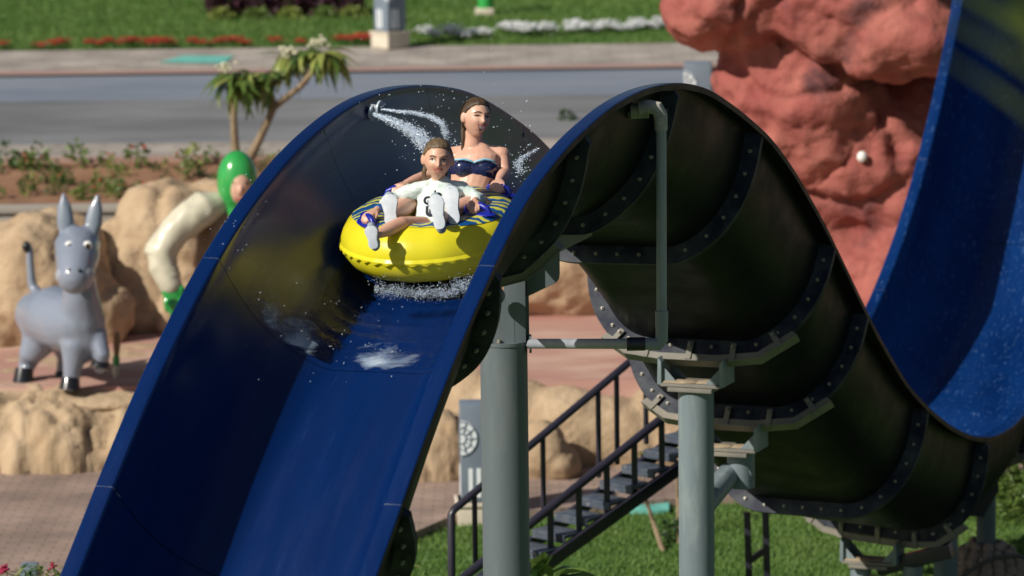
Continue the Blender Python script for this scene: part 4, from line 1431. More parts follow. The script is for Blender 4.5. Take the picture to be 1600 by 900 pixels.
mb.tube([q3(62, 530, .3), q3(46, 558, .25), q3(42, 572, .3), q3(38, 588, .2)], [0.2, 0.12, 0.09, 0.085], 14)
mb.tube([q3(100, 530, .4), q3(104, 560, .5), q3(100, 590, .5)], [0.18, 0.1, 0.09], 14)
mb.tube([q3(66, 470, .55), q3(50, 445, .6), q3(47, 410, .6), q3(46, 388, .6), q3(43, 380, .58)], [0.09, 0.05, 0.045, 0.042, 0.03], 12)
me = fuse(mb, 0.022, 6, 'body')
me.materials.append(M['donkey'])
link('body', me, dk)
for a, b, dY in (((110, 592), (109, 609), -.39), ((38, 576), (36, 598), .2), ((100, 582), (100, 598), .5), ((158, 566), (156, 576), -.39)):
    mb = MB()
    mb.tube([q3(*a, dY), q3((a[0] + b[0]) / 2, (a[1] + b[1]) / 2, dY - .02), q3(*b, dY - 0.03)], [0.092, 0.1, 0.11], 16, caps=False)
    mb.build('hoof', M['hoof'], dk)
mb = MB()
mb.ell(q3(117, 430, -.80), (0.20, 0.13, 0.13))
mz = mb.build('muzzle', M['muzzle'], dk)
mb = MB()
for x in (109, 124):
    mb.ell(q3(x, 424, -.925), (0.022, 0.014, 0.03), nu=10, nv=6)
mb.build('nostril', M['hoof'], mz)
for x in (109, 137):
    mb = MB()
    mb.ell(q3(x, 384, -.66), (0.05, 0.034, 0.048), nu=12, nv=8)
    e = mb.build('eye', M['white_paint'], dk)
    mb = MB()
    mb.ell(q3(x, 385, -.694), (0.026, 0.014, 0.032), nu=12, nv=8)
    mb.build('pupil', M['eye'], e)
for pts_ in ears:
    mb = MB()
    mb.tube(pts_, [(0.03, 0.012), (0.058, 0.012), (0.046, 0.012), (0.01, 0.008)], 10, side=(1, 0, 0))
    mb.build('inner_ear', M['lamp_grey'], dk)
mb = MB()
mb.tube([q3(98, 438, -.86), q3(107, 444, -.91), q3(118, 446, -.925), q3(129, 444, -.91), q3(137, 438, -.86)], 0.011, 8)
mb.build('mouth_line', M['hoof'], mz)
mb = MB()
for i in range(6):
    mb.ell(q3(123 + i * .6, 362 + i * 2, -.36 + .05 * i), (0.06, 0.05, 0.06), nu=10, nv=6)
mb.build('mane', M['hoof'], dk)
mb = MB()
mb.ell(q3(41, 386, .58), (0.045, 0.045, 0.06), nu=10, nv=6)
mb.build('tail_tuft', M['hoof'], dk)
bol = thing('painted_stake', 'small brown and green painted stake beside the donkey statue', 'stake', at(181, 585, 38.9))
for a, b, r_, m_ in (((183, 522), (182, 556), 0.035, 'brown_paint'), ((182, 556), (181, 570), 0.038, 'green_gloss'), ((181, 570), (181, 590), 0.034, 'cream')):
    mb = MB()
    mb.tube([at(*a, 38.9), at((a[0] + b[0]) / 2, (a[1] + b[1]) / 2, 38.9), at(*b, 38.9)], [r_ * .8, r_ * 1.1, r_ * .8], 12)
    mb.build('stake_segment', M[m_], bol)

# a plain painted gardener figure, generic, in the colours of the statue that stands behind the slide rim
Ys = 39.6
sc = thing('figure_statue', 'painted statue in green hood, cream sleeves and green glove behind slide rim', 'statue', at(365, 560, Ys))
mb = MB()
mb.ell(at(371, 284, Ys), (0.215, 0.21, 0.33), nu=32, nv=20)
mb.tube([at(371, 320, Ys + .02), at(371, 345, Ys + .04)], [(0.17, .15), (0.24, .17)], 20, side=(1, 0, 0))
me = fuse(mb, 0.02, 5, 'hood')
me.materials.append(M['green_gloss'])
hd = link('hood', me, sc)
mb = MB()
mb.ell(at(374, 292, Ys - .125), (0.125, 0.10, 0.185), nu=28, nv=20)
mb.ell(at(376, 297, Ys - .222), (0.028, 0.035, 0.045), nu=12, nv=8)
me = fuse(mb, 0.01, 3, 'face')
me.materials.append(M['skin'])
fc = link('face', me, sc)
for x in (366, 385):
    mb = MB()
    mb.ell(at(x, 286, Ys - .205), (0.016, 0.012, 0.014), nu=10, nv=6)
    mb.build('eye', M['eye'], fc)
mb = MB()
mb.tube([at(366, 309, Ys - .2), at(375, 312, Ys - .215), at(383, 309, Ys - .2)], 0.009, 8)
mb.build('mouth', M['lip'], fc)
mb = MB()
mb.tube([at(336, 322, Ys - .02), at(318, 326, Ys - .1), at(300, 338, Ys - .15), at(272, 362, Ys - .2), at(252, 392, Ys - .25), at(255, 418, Ys - .3), at(266, 444, Ys - .35)], [0.15, 0.185, 0.185, 0.165, 0.17, 0.15, 0.12], 24)
for k in range(5):
    c_ = at(250 + k * 3.2, 392 + k * 9, Ys - .25 - .02 * k)
    mb.ell(c_, (0.172 - .009 * k, 0.165 - .009 * k, 0.035), nu=20, nv=8)
me = fuse(mb, 0.018, 3, 'sleeve')
for v in me.vertices:
    v.co += v.normal * (0.014 * noise.noise(V(v.co) * 7))
me.materials.append(M['cream'])
link('sleeve', me, sc)
mb = MB()
mb.tube([at(264, 438, Ys - .35), at(269, 452, Ys - .37), at(273, 463, Ys - .38)], [(0.10, .07), (0.12, .08), (0.11, .06)], 16, side=(1, 0, 0))
for k, (x, ln_) in enumerate(((260, 484), (268, 492), (277, 490), (286, 482))):
    mb.tube([at(264 + k * 6, 462, Ys - .38), at(x, (462 + ln_) / 2, Ys - .42), at(x + 1, ln_, Ys - .40)], [0.036, 0.034, 0.026], 10)
mb.tube([at(280, 448, Ys - .38), at(291, 458, Ys - .42), at(294, 468, Ys - .43)], [0.036, 0.034, 0.026], 10)
me = fuse(mb, 0.014, 2, 'glove')
me.materials.append(M['green_gloss'])
link('glove', me, sc)
mb = MB()
mb.tube([at(368, 325, Ys + .05), at(360, 350, Ys + .05), at(360, 420, Ys + .05), at(365, 500, Ys + .05)], [(0.16, .14), (0.33, .22), (0.37, .28), (0.36, .28)], 24, side=(1, 0, 0))
mb.build('vest', M['brown_paint'], sc)
for x in (350, 382):
    mb = MB()
    mb.tube([at(x, 490, Ys + .05), at(x, 545, Ys + .05), at(x, 590, Ys + .05)], [0.17, 0.14, 0.13], 16)
    mb.build('leg', M['brown_paint'], sc)

# ------------------------------------------------------------------ raft
c0, t0, u0, k0 = frame(-1.75)
TILT = math.atan(0.17)
rt = (dD * math.cos(TILT) + V((0, 0, math.sin(TILT))))
ru = (-dD * math.sin(TILT) + V((0, 0, math.cos(TILT))))
RC = at(676, 364, 21.98)
RM = Matrix((nN, rt, ru)).transposed().to_4x4()
RM.translation = RC
raft = thing('inflatable_raft', 'round yellow inflatable raft with blue swirl print carrying two riders', 'raft', RC)
RA, RB_, RT = 0.345, 0.385, 0.18        # centre line half width, half length, tube radius
def raft_pt(g, a, r=RT, sq=0.92):
    cx, cy = math.cos(g), math.sin(g)
    c = V((RA * cx, RB_ * cy, 0))
    o = V((cx / RA, cy / RB_, 0)).normalized()
    return RM @ (c + o * (r * math.cos(a)) + V((0, 0, r * sq * math.sin(a))))
NG = 96
def ring_surface(a0, a1, na, r, closed, front=0.0):
    mb = MB()
    vs = [raft_pt(2 * math.pi * i / NG, (a0 + front * max(0, -math.sin(2 * math.pi * i / NG)) ** 2) * (1 - j / na) + a1 * j / na, r * (1 + 0.010 * math.sin(i * 2 * math.pi * 16 / NG))) for i in range(NG) for j in range(na + (0 if closed else 1))]
    n = na if closed else na + 1
    fs = []
    for i in range(NG):
        for j in range(na):
            j2 = (j + 1) % n
            fs.append((i * n + j, ((i + 1) % NG) * n + j, ((i + 1) % NG) * n + j2, i * n + j2))
    mb.add(vs, fs)
    return mb
ring_surface(0, 2 * math.pi, 28, RT, True).build('tube', M['yellow'], raft)
ring_surface(R(50), R(178), 14, RT + 0.004, False, R(28)).build('top_panel', M['print'], raft)
mb = MB()
vs, fs = [], []
NS = 192
for i in range(NS):
    g = 2 * math.pi * i / NS
    w_ = 0.5 + 0.5 * math.sin(i * 2 * math.pi * 44 / NS)
    vs += [raft_pt(g, R(4), RT + 0.002), raft_pt(g, R(-2), RT + 0.011 + 0.004 * w_), raft_pt(g, R(-4) - R(4) * w_, RT + 0.009 + 0.006 * w_)]
for i in range(NS):
    for j in range(2):
        a = i * 3 + j
        b = ((i + 1) % NS) * 3 + j
        fs.append((a, b, b + 1, a + 1))
mb.add(vs, fs)
mb.build('seam_flap', M['yellow'], raft, fix=False)
mb = MB()
fl_pts = [RM @ V(((RA - RT * .4) * math.cos(g), (RB_ - RT * .4) * math.sin(g), -0.11)) for g in [2 * math.pi * i / 40 for i in range(40)]]
mb.add(fl_pts + [RM @ V((0, 0, -0.14))], [(i, (i + 1) % 40, 40) for i in range(40)])
mb.build('raft_floor', M['yellow'], raft)
def raft_handle(center, along, up):
    mb = MB()
    c, a, u = V(center), V(along).normalized(), V(up).normalized()
    mb.tube([c - a * 0.085 - u * 0.02, c - a * 0.07 + u * 0.018, c - a * 0.03 + u * 0.032, c + a * 0.03 + u * 0.032, c + a * 0.07 + u * 0.018, c + a * 0.085 - u * 0.02], [0.016, .017, .019, .019, .017, .016], 10)
    b = mb.build('handle', M['handle'], raft)
    mb = MB()
    rot = Matrix((a, u.cross(a), u)).transposed()
    mb.ell(c - u * 0.014, (0.12, 0.055, 0.016), rot, nu=16, nv=8)
    mb.build('handle_patch', M['handle'], b)
H_WL, H_WR = at(779, 294, 22.22), at(624, 294, 22.22)     # the woman's grips
H_CL, H_CR = at(748, 342, 21.75), at(575, 346, 21.72)     # the child's grips
def on_raft(p):
    q_ = RM.inverted() @ p
    g = math.atan2(q_.y / RB_, q_.x / RA)
    best = min((abs(math.hypot(q_.x - RA * math.cos(g + e), q_.y - RB_ * math.sin(g + e))), e) for e in [k * .02 for k in range(-25, 26)])[0]
    d_ = min(best, RT * 0.85)
    return RM @ V((q_.x, q_.y, 0.92 * math.sqrt(RT * RT - d_ * d_) + 0.012))
H_WL, H_WR, H_CL, H_CR = [on_raft(p) for p in (H_WL, H_WR, H_CL, H_CR)]
raft_handle(H_WL, nN * 0.9 - rt * .3, ru)
raft_handle(H_WR, nN * 0.9 + rt * .5, ru)
raft_handle(H_CL, nN * 0.9 - rt * .25, ru)
raft_handle(H_CR, nN * .8 - rt * .8, ru)

# ------------------------------------------------------------------ people
def head_mesh(mb, c, fwd, up, size, child=False):
    """skull, face and jaw as one closed surface; local x right of the face, y forward, z up"""
    f = V(fwd).normalized()
    u = (V(up) - f * V(up).dot(f)).normalized()
    r = f.cross(u)
    B = Matrix((r, f, u)).transposed()
    nu, nv = 56, 44
    def g2(x, z, x0, z0, sx, sz):
        return math.exp(-((x - x0) / sx) ** 2 - ((z - z0) / sz) ** 2)
    vs = []
    for i in range(nv + 1):
        a = math.pi * i / nv
        for j in range(nu):
            g = 2 * math.pi * j / nu
            x, y, z = math.sin(a) * math.cos(g), math.sin(a) * math.sin(g), math.cos(a)
            X, Y_, Z = x * 0.0755, y * 0.092, z * 0.108
            if Z < 0:
                t = -Z / 0.108
                X *= 1 - (0.30 if child else 0.38) * t ** 1.6
                if y > 0:
                    Y_ *= 1 - 0.02 * t
                else:
                    Y_ *= 1 - 0.45 * t
            if y > 0.1:
                fx, fz = X, Z
                d = 0
                d += 0.020 * g2(fx, fz, 0, -0.020, 0.013, 0.014) + 0.010 * g2(fx, fz, 0, 0.004, 0.009, 0.022)     # nose
                for sgn in (-1, 1):
                    d -= 0.010 * g2(fx, fz, sgn * 0.031, 0.012, 0.017, 0.012)                                      # eye sockets
                    d += 0.006 * g2(fx, fz, sgn * 0.030, 0.032, 0.022, 0.008)                                      # brows
                    d += 0.007 * g2(fx, fz, sgn * 0.040, -0.024, 0.018, 0.018)                                     # cheeks
                d += 0.005 * g2(fx, fz, 0, -0.056, 0.028, 0.014)                                                   # lips
                d += 0.008 * g2(fx, fz, 0, -0.092, 0.020, 0.016)                                                   # chin
                d -= 0.004 * g2(fx, fz, 0, -0.076, 0.02, 0.007)
                Y_ += d
            vs.append(V((X, Y_, Z)) * size)
    fs = []
    for i in range(nv):
        for j in range(nu):
            fs.append((i * nu + j, i * nu + (j + 1) % nu, (i + 1) * nu + (j + 1) % nu, (i + 1) * nu + j))
    mb.add([V(c) + B @ p for p in vs], fs)
    for sgn in (-1, 1):                                                                                            # ears
        mb.ell(V(c) + B @ (V((sgn * 0.0795, -0.004, -0.004)) * size), (0.012 * size, 0.020 * size, 0.031 * size), B @ Matrix.Rotation(sgn * 0.45, 3, 'Z'), nu=14, nv=10)
    return B

def hand(mb, wrist, knuckle, curl_dir, across, ln=1.0, thumb=1):
    """palm, four curled fingers of unequal length and a thumb from the side of the palm"""
    w_, k_ = V(wrist), V(knuckle)
    d = (k_ - w_).normalized()
    a = V(across)
    a = (a - d * a.dot(d)).normalized()
    c = V(curl_dir).normalized()
    mb.tube([w_, (w_ + k_) / 2, k_], [(0.024 * ln, 0.018 * ln), (0.036 * ln, 0.017 * ln), (0.040 * ln, 0.014 * ln)], 12, side=a)
    for i, (o, l_) in enumerate(((-0.030, .92), (-0.010, 1.06), (0.010, 1.0), (0.029, .8))):
        b = k_ + a * (o * ln)
        L_ = 0.033 * l_ * ln
        p1 = b + (d * 0.75 + c * 0.5).normalized() * L_
        p2 = p1 + (d * 0.05 + c).normalized() * L_ * .85
        p3 = p2 + (c * .8 - d * .65).normalized() * L_ * .6
        mb.tube([b - d * 0.01, p1, p2, p3], [0.0105 * ln, 0.0100 * ln, 0.0092 * ln, 0.0082 * ln], 10)
    tb = w_ + (k_ - w_) * 0.35 - a * (thumb * 0.028 * ln)
    t1 = tb + (d * .6 - a * thumb * .5 + c * .45).normalized() * 0.036 * ln
    t2 = t1 + (d * .45 + c * .8 + a * thumb * .1).normalized() * 0.028 * ln
    mb.tube([tb, t1, t2], [0.0125 * ln, 0.011 * ln, 0.009 * ln], 10)

def face_y(x, z, child=False):
    """how far forward the skin lies at a point of the face (head units)"""
    t = max(0.0, -z / 0.108)
    hx = 0.0755 * (1 - (0.30 if child else 0.38) * t ** 1.6)
    y = 0.092 * (1 - 0.02 * t) * math.sqrt(max(0.02, 1 - (x / hx) ** 2 * (1 - (z / 0.108) ** 2) - (z / 0.108) ** 2))
    def g2(x0, z0, sx, sz):
        return math.exp(-((x - x0) / sx) ** 2 - ((z - z0) / sz) ** 2)
    d = 0.020 * g2(0, -0.020, 0.013, 0.014) + 0.010 * g2(0, 0.004, 0.009, 0.022)
    for sgn in (-1, 1):
        d += -0.010 * g2(sgn * 0.031, 0.012, 0.017, 0.012) + 0.006 * g2(sgn * 0.030, 0.032, 0.022, 0.008) + 0.007 * g2(sgn * 0.040, -0.024, 0.018, 0.018)
    return y + d + 0.005 * g2(0, -0.056, 0.028, 0.014) + 0.008 * g2(0, -0.092, 0.020, 0.016) - 0.004 * g2(0, -0.076, 0.02, 0.007)

def face_parts(person, c, B, size, smile, eyes_open, child=False):
    def on(x, z, off=0.0):
        return V(c) + B @ (V((x, face_y(x, z, child) + off, z)) * size)
    for sgn in (-1, 1):
        ez = 0.0105
        mb = MB()
        h_ = 0.0062 if eyes_open else 0.0042
        pts = [(-.014, 0), (-.008, h_ * .8), (0, h_), (.008, h_ * .75), (.014, -.001), (.008, -h_ * .7), (0, -h_ * .85), (-.008, -h_ * .7)]
        ring = [on(sgn * 0.031 + x, ez + z, 0.0022) for x, z in pts]
        mb.add(ring + [on(sgn * 0.031, ez, 0.0045)], [(i, (i + 1) % 8, 8) for i in range(8)])
        e = mb.build('eye', M['teeth'] if eyes_open else M['eyelid'], person, fix=False)
        mb = MB()
        mb.ell(on(sgn * 0.031 + 0.002, ez, 0.004), (0.0062 * size, 0.003 * size, h_ * 0.95 * size), B, nu=10, nv=6)
        mb.build('iris', M['eye'], e)
        mb = MB()
        mb.tube([on(sgn * 0.031 - .0155, ez - .0005, 0.003), on(sgn * 0.031 - .007, ez + h_ * .95, 0.004), on(sgn * 0.031 + .004, ez + h_ * 1.05, 0.004), on(sgn * 0.031 + .0165, ez + .0005, 0.003)], 0.0021 * size, 6)
        mb.build('eyelash', M['eye'], e)
        mb = MB()
        mb.tube([on(sgn * 0.013, 0.0285, .001), on(sgn * 0.026, 0.034, .001), on(sgn * 0.038, 0.0345, .001), on(sgn * 0.050, 0.028, .001)], [0.0022 * size, 0.0032 * size, 0.003 * size, 0.0016 * size], 8)
        mb.build('eyebrow', M['brow'], person)
    w_, dz = smile
    k = 11
    fr = [-1 + 2 * i / (k - 1) for i in range(k)]
    up_ = [on(f * w_, -0.047 + 0.010 * abs(f) ** 1.5, 0.003) for f in fr]
    lo_ = [on(f * w_, -0.047 - dz + (0.010 + dz) * abs(f) ** 2.0, 0.003) for f in fr]
    mb = MB()
    mb.tube(up_, [0.0018 * size] + [0.0030 * size] * (k - 2) + [0.0018 * size], 8)
    mb.tube(lo_, [0.0018 * size] + [0.0038 * size] * (k - 2) + [0.0018 * size], 8)
    lip = mb.build('lips', M['lip'], person)
    f_ = B @ V((0, 1, 0)) * (0.0012 * size)
    mb = MB()
    mb.add(up_ + lo_, [(i, i + 1, k + i + 1, k + i) for i in range(k - 1)])
    mb.build('mouth', M['mouth'], lip, fix=False)
    mb = MB()
    mid = [u_ * .22 + l_ * .78 + f_ for u_, l_ in zip(up_, lo_)]
    tp = [u_ * .97 + l_ * .03 + f_ for u_, l_ in zip(up_, lo_)]
    mb.add(tp[1:-1] + mid[1:-1], [(i, i + 1, k - 2 + i + 1, k - 2 + i) for i in range(k - 3)])
    mb.build('teeth', M['teeth'], lip, fix=False)
    for sgn in (-1, 1):                                                    # nostril shade lines and smile creases
        mb = MB()
        mb.ell(on(sgn * 0.0075, -0.0325, -0.001), (0.0036 * size, 0.003 * size, 0.0022 * size), B, nu=8, nv=5)
        mb.build('nostril', M['mouth'], person)

def hair_cap(person, c, B, size, m, hairline, seed):
    """combed back hair shell that leaves the face and the ears free"""
    mb = MB()
    nu, nv = 96, 72
    vs = []
    keep = []
    for i in range(nv + 1):
        a = math.pi * i / nv
        for j in range(nu):
            g = 2 * math.pi * j / nu
            x, y, z = math.sin(a) * math.cos(g), math.sin(a) * math.sin(g), math.cos(a)
            line = float(np.interp(y, [-1, -.6, -.38, -.2, 0, .2, .4, .6, 1], [-.88, -.8, -.55, -.08, .06, .22, .42, .62, .70]))
            inside = z - line
            th_ = 0.009 + 0.003 * noise.noise(V((x * 9, g * 5 + seed, z * 3)))
            off = th_ * min(1.0, 0.25 + inside * 5) if inside > 0 else -0.02
            X, Y_, Z = x * (0.0762 + off), y * (0.092 + off), z * (0.109 + off)
            if Z < 0 and y < 0:
                Y_ *= 1 - 0.25 * (-Z / 0.112)
            vs.append(V(c) + B @ (V((X, Y_, Z)) * size))
    fs = []
    for i in range(nv):
        for j in range(nu):
            fs.append((i * nu + j, i * nu + (j + 1) % nu, (i + 1) * nu + (j + 1) % nu, (i + 1) * nu + j))
    mb.add(vs, fs)
    g = random.Random(seed + 50)
    for k in range(46):
        x0 = g.uniform(-.058, .058)
        path = []
        for q_ in range(7):
            a_ = 0.66 - q_ * 0.38
            yy, zz = 0.1005 * math.sin(a_), 0.1165 * math.cos(a_)
            fx = math.sqrt(max(0, 1 - (x0 / 0.086) ** 2))
            path.append(V(c) + B @ (V((x0 * (1 + .04 * q_) , yy * fx, zz * fx + .002)) * size))
        mb.tube(path, [0.0008 * size] + [0.0024 * size] * 5 + [0.001 * size], 5)
    # loose wet strands and the gathered tail behind the neck
    g = random.Random(seed)
    for k in range(10):
        x = g.uniform(-.055, .055)
        p0 = V(c) + B @ (V((x, -0.075, -0.02)) * size)
        p1 = V(c) + B @ (V((x * 1.1 + g.uniform(-.01, .01), -0.07, -0.09)) * size)
        p2 = V(c) + B @ (V((x * 1.0 + g.uniform(-.02, .02), -0.06, -0.17 + g.uniform(-.03, .02))) * size)
        mb.tube([p0, p1, p2], [0.014 * size, 0.012 * size, 0.003], 7)
    return mb.build('hair', m, person, angle=80)

def sole_shoe(person, heel, toe, nrm, w_, m, m2=None):
    """water shoe seen from below: foot shaped sole with a waist, upper behind it"""
    h, t, n = V(heel), V(toe), V(nrm)
    d = (t - h)
    ln = d.length
    d.normalize()
    n = (n - d * n.dot(d)).normalized()
    a = d.cross(n)
    prof_ = [(0, .30), (.06, .62), (.18, .74), (.38, .66), (.55, .80), (.75, 1.0), (.88, .9), (.96, .6), (1.0, .25)]
    secs = []
    mb = MB()
    left = [h + d * (ln * t_) - a * (w_ / 2 * k_) for t_, k_ in prof_]
    right = [h + d * (ln * t_) + a * (w_ / 2 * k_) for t_, k_ in prof_]
    mb.prism(left + right[::-1], -n * 0.016)
    s_ = mb.build('shoe', m, person, bevel=0.004)
    mb = MB()
    pts = [h + d * (ln * t_) - n * (0.016 + 0.03 * (1.25 - t_)) for t_, _ in prof_[1:-1]]
    mb.tube(pts, [(w_ / 2 * k_ * .98, 0.022 + 0.026 * (1.1 - t_)) for t_, k_ in prof_[1:-1]], 14, side=a)
    mb.build('upper', M['shoe_upper'], s_)

# --- woman in the back of the raft
wo = thing('person', 'smiling woman in a navy strapless bikini top in the back of raft', 'person', at(725, 335, 22.3))
WY = 22.45
mb = MB()
head_c = at(744, 184, WY)
w_f = V((0.46, -0.88, 0.06))
w_u = V((0.10, 0.14, 1))
Bw = head_mesh(mb, head_c, w_f, w_u, 1.03)
neck0, neck1 = at(739, 232, WY + .04), at(741, 200, WY + .03)
mb.tube([neck0, (neck0 + neck1) / 2, neck1], [0.058, 0.050, 0.052], 16)
sl, sr = at(784, 241, WY + .03), at(700, 243, WY + .06)
chest, waist, hip = at(741, 262, WY), at(734, 298, WY - .05), at(722, 335, WY - .16)
sx = nN
mb.tube([at(742, 236, WY + .04), at(742, 246, WY + .02), chest, at(738, 280, WY - .02), waist, hip], [(0.10, 0.06), (0.150, 0.085), (0.148, 0.10), (0.132, 0.095), (0.122, 0.09), (0.165, 0.11)], 20, side=sx)
mb.tube([sr, at(722, 238, WY + .05), at(742, 236, WY + .04), at(764, 237, WY + .04), sl], [0.050, 0.042, 0.045, 0.042, 0.050], 14)
for px in (725, 757):
    mb.ell(at(px, 263, WY - .070), (0.056, 0.042, 0.052))
# arms
wl, wr = H_WL + V((0.0, 0.05, 0.055)), H_WR + V((0.035, 0.06, 0.045))
el, er = at(789, 268, WY - .02), at(664, 276, WY - .02)
mb.tube([sl, (sl + el) / 2, el], [0.046, 0.041, 0.035], 14)
mb.tube([el, (el + wl) / 2, wl], [0.035, 0.034, 0.024], 14)
mb.tube([sr, (sr + er) / 2, er], [0.046, 0.042, 0.036], 14)
mb.tube([er, (er + wr) / 2, wr], [0.036, 0.034, 0.024], 14)
hand(mb, wl, H_WL + V((0.0, -0.015, 0.045)), V((0, -.35, -1)), nN, 1.0, thumb=1)
hand(mb, wr, H_WR + V((0.0, -0.012, 0.042)), V((-.1, -.35, -1)), nN, 1.0, thumb=-1)
# legs round the child
kr, kl = at(640, 318, 22.0), at(742, 315, 21.98)
ar, al = at(611, 334, 21.76), at(707, 332, 21.74)
mb.tube([at(706, 332, WY - .16), at(672, 322, 22.15), kr], [0.098, 0.085, 0.066], 16)
mb.tube([at(738, 332, WY - .16), at(741, 322, 22.12), kl], [0.098, 0.085, 0.062], 16)
mb.tube([kr, (kr + ar) / 2, ar], [0.062, 0.056, 0.036], 14)
mb.tube([kl, (kl + al) / 2, al], [0.058, 0.054, 0.036], 14)
me = fuse(mb, 0.0052, 3, 'body')
me.materials.append(M['skin'])
link('body', me, wo)
face_parts(wo, head_c, Bw, 1.03, (0.029, 0.022), False)
hair_cap(wo, head_c, Bw, 1.03, M['hair'], 0.50, 3)
# bikini band following the bust
mb = MB()
for px in (725, 757):
    mb.ell(at(px, 263, WY - .076), (0.064, 0.046, 0.056), nu=24, nv=16)
mb.tube([at(741, 253, WY + .005), at(740, 264, WY), at(739, 275, WY - .002)], [(0.157, 0.106), (0.156, 0.108), (0.145, 0.104)], 30, caps=False, side=sx)
me = fuse(mb, 0.006, 4, 'bikini_top')
me.materials.append(M['bikini'])
bt_ = link('bikini_top', me, wo)
mb = MB()
mb.tube([at(700, 254, WY - .06), at(712, 249.5, WY - .105), at(725, 248.5, WY - .118), at(736, 251.5, WY - .115), at(741, 254, WY - .112), at(746, 251.5, WY - .115), at(757, 248.5, WY - .118), at(770, 251, WY - .10), at(778, 260, WY - .05), at(780, 271, WY - .02)], 0.006, 8)
mb.build('trim', M['trim'], bt_)
mb = MB()
mb.tube([hip + V((0, 0, .02)), hip - V((0, 0, .06))], [(0.175, 0.12), (0.17, 0.125)], 24, side=sx)
mb.build('bikini_bottom', M['bikini'], wo)
nr_cam = V((-.1, -1, .12))
sole_shoe(wo, at(611, 352, 21.60), at(607, 303, 21.66), nr_cam, 0.098, M['shoe'])
sole_shoe(wo, at(710, 350, 21.56), at(702, 290, 21.66), nr_cam, 0.098, M['shoe'])

# --- child in front
ch = thing('person', 'smiling child in a pale mint long sleeved shirt at raft front', 'person', at(680, 350, 21.9))
CY = 21.92
mb = MB()
ch_c = at(684, 249, CY)
c_f = V((0.06, -0.99, -0.06))
c_u = V((0.05, 0.05, 1))
Bc = head_mesh(mb, ch_c, c_f, c_u, 1.05, True)
mb.tube([at(686, 290, CY + .04), at(685, 276, CY + .03)], [0.045, 0.042], 14)
csl, csr = at(722, 297, CY + .03), at(650, 297, CY + .03)
torso = [(at(686, 288, CY + .04), (0.07, 0.05)), (at(686, 298, CY + .02), (0.128, 0.07)), (at(685, 318, CY), (0.118, 0.078)), (at(682, 338, CY - .03), (0.112, 0.08)), (at(680, 358, CY - .06), (0.125, 0.09))]
mb.tube([p for p, r_ in torso], [r_ for p, r_ in torso], 18, side=sx)
mb.tube([csr, at(686, 293, CY + .03), csl], [0.038, 0.04, 0.038], 12)
cwr, cwl = H_CR + V((0.045, 0.05, 0.055)), H_CL + V((-0.02, 0.045, 0.05))
cer, cel = at(618, 308, CY + .02), at(748, 311, CY - .0)
mb.tube([csr, (csr + cer) / 2, cer], [0.036, 0.032, 0.028], 12)
mb.tube([cer, (cer + cwr) / 2, cwr], [0.028, 0.026, 0.019], 12)
mb.tube([csl, (csl + cel) / 2, cel], [0.036, 0.032, 0.028], 12)
mb.tube([cel, (cel + cwl) / 2, cwl], [0.028, 0.026, 0.019], 12)
hand(mb, cwr, H_CR + V((0.005, -0.012, 0.04)), V((-.2, -.4, -1)), nN, 0.85, thumb=-1)
hand(mb, cwl, H_CL + V((-0.02, -0.015, 0.038)), V((0, -.4, -1)), nN, 0.85, thumb=1)
ckr, ckl = at(627, 350, 21.58), at(690, 340, 21.6)
car, cal = at(590, 366, 21.43), at(684, 338, 21.46)
mb.tube([at(668, 356, CY - .06), at(648, 353, 21.7), ckr], [0.066, 0.056, 0.043], 14)
mb.tube([ckr, (ckr + car) / 2, car], [0.043, 0.040, 0.027], 14)
mb.tube([at(692, 356, CY - .06), at(694, 348, 21.72), ckl], [0.066, 0.056, 0.043], 14)
mb.tube([ckl, (ckl + cal) / 2, cal], [0.043, 0.040, 0.027], 14)
me = fuse(mb, 0.0048, 3, 'body')
me.materials.append(M['skin_child'])
link('body', me, ch)
face_parts(ch, ch_c, Bc, 1.05, (0.024, 0.010), True, True)
hair_cap(ch, ch_c, Bc, 1.05, M['hair_child'], 0.48, 11)
mb = MB()
k_ = 0.011
mb.tube([at(686, 291, CY + .035)] + [p for p, r_ in torso[1:]], [(0.088, 0.06)] + [(r_[0] + k_, r_[1] + k_) for p, r_ in torso[1:]], 22, side=sx)
mb.tube([csr, at(668, 294, CY + .03)], 0.049, 14)
mb.tube([at(704, 294, CY + .03), csl], 0.049, 14)
mb.tube([csr, (csr + cer) / 2, cer], [0.048, 0.043, 0.038], 14)
mb.tube([cer, cer + (cwr - cer) * .55], [0.038, 0.033], 14)
mb.tube([csl, (csl + cel) / 2, cel], [0.048, 0.043, 0.038], 14)
mb.tube([cel, cel + (cwl - cel) * .6], [0.038, 0.033], 14)
me = fuse(mb, 0.006, 3, 'shirt')
for v in me.vertices:
    v.co += v.normal * (0.0075 * noise.noise(V((v.co.x * 22, v.co.y * 14, v.co.z * 30))))
me.materials.append(M['shirt'])
sh = link('shirt', me, ch)
def letter(txt, px, py, Y, size):
    cu = bpy.data.curves.new('lettering', 'FONT')
    cu.body = txt
    cu.size = size
    cu.extrude = 0.003
    cu.offset = 0.004
    cu.align_x = 'CENTER'
    cu.align_y = 'CENTER'
    tmp = bpy.data.objects.new('tmp', cu)
    COL.objects.link(tmp)
    me_ = bpy.data.meshes.new_from_object(tmp.evaluated_get(bpy.context.evaluated_depsgraph_get()))
    bpy.data.objects.remove(tmp)
    me_.materials.clear()
    me_.materials.append(M['glyph'])
    n_ = V((-.25, -1, .12)).normalized()
    x_ = V((0, 0, 1)).cross(n_).normalized()
    rot = Matrix((x_, n_.cross(x_), n_)).transposed().to_4x4()
    rot.translation = at(px, py, Y)
    link('lettering', me_, sh, rot)
letter('G', 668, 314, CY - .098, 0.062)
letter('U', 672, 331, CY - .122, 0.075)
mb = MB()
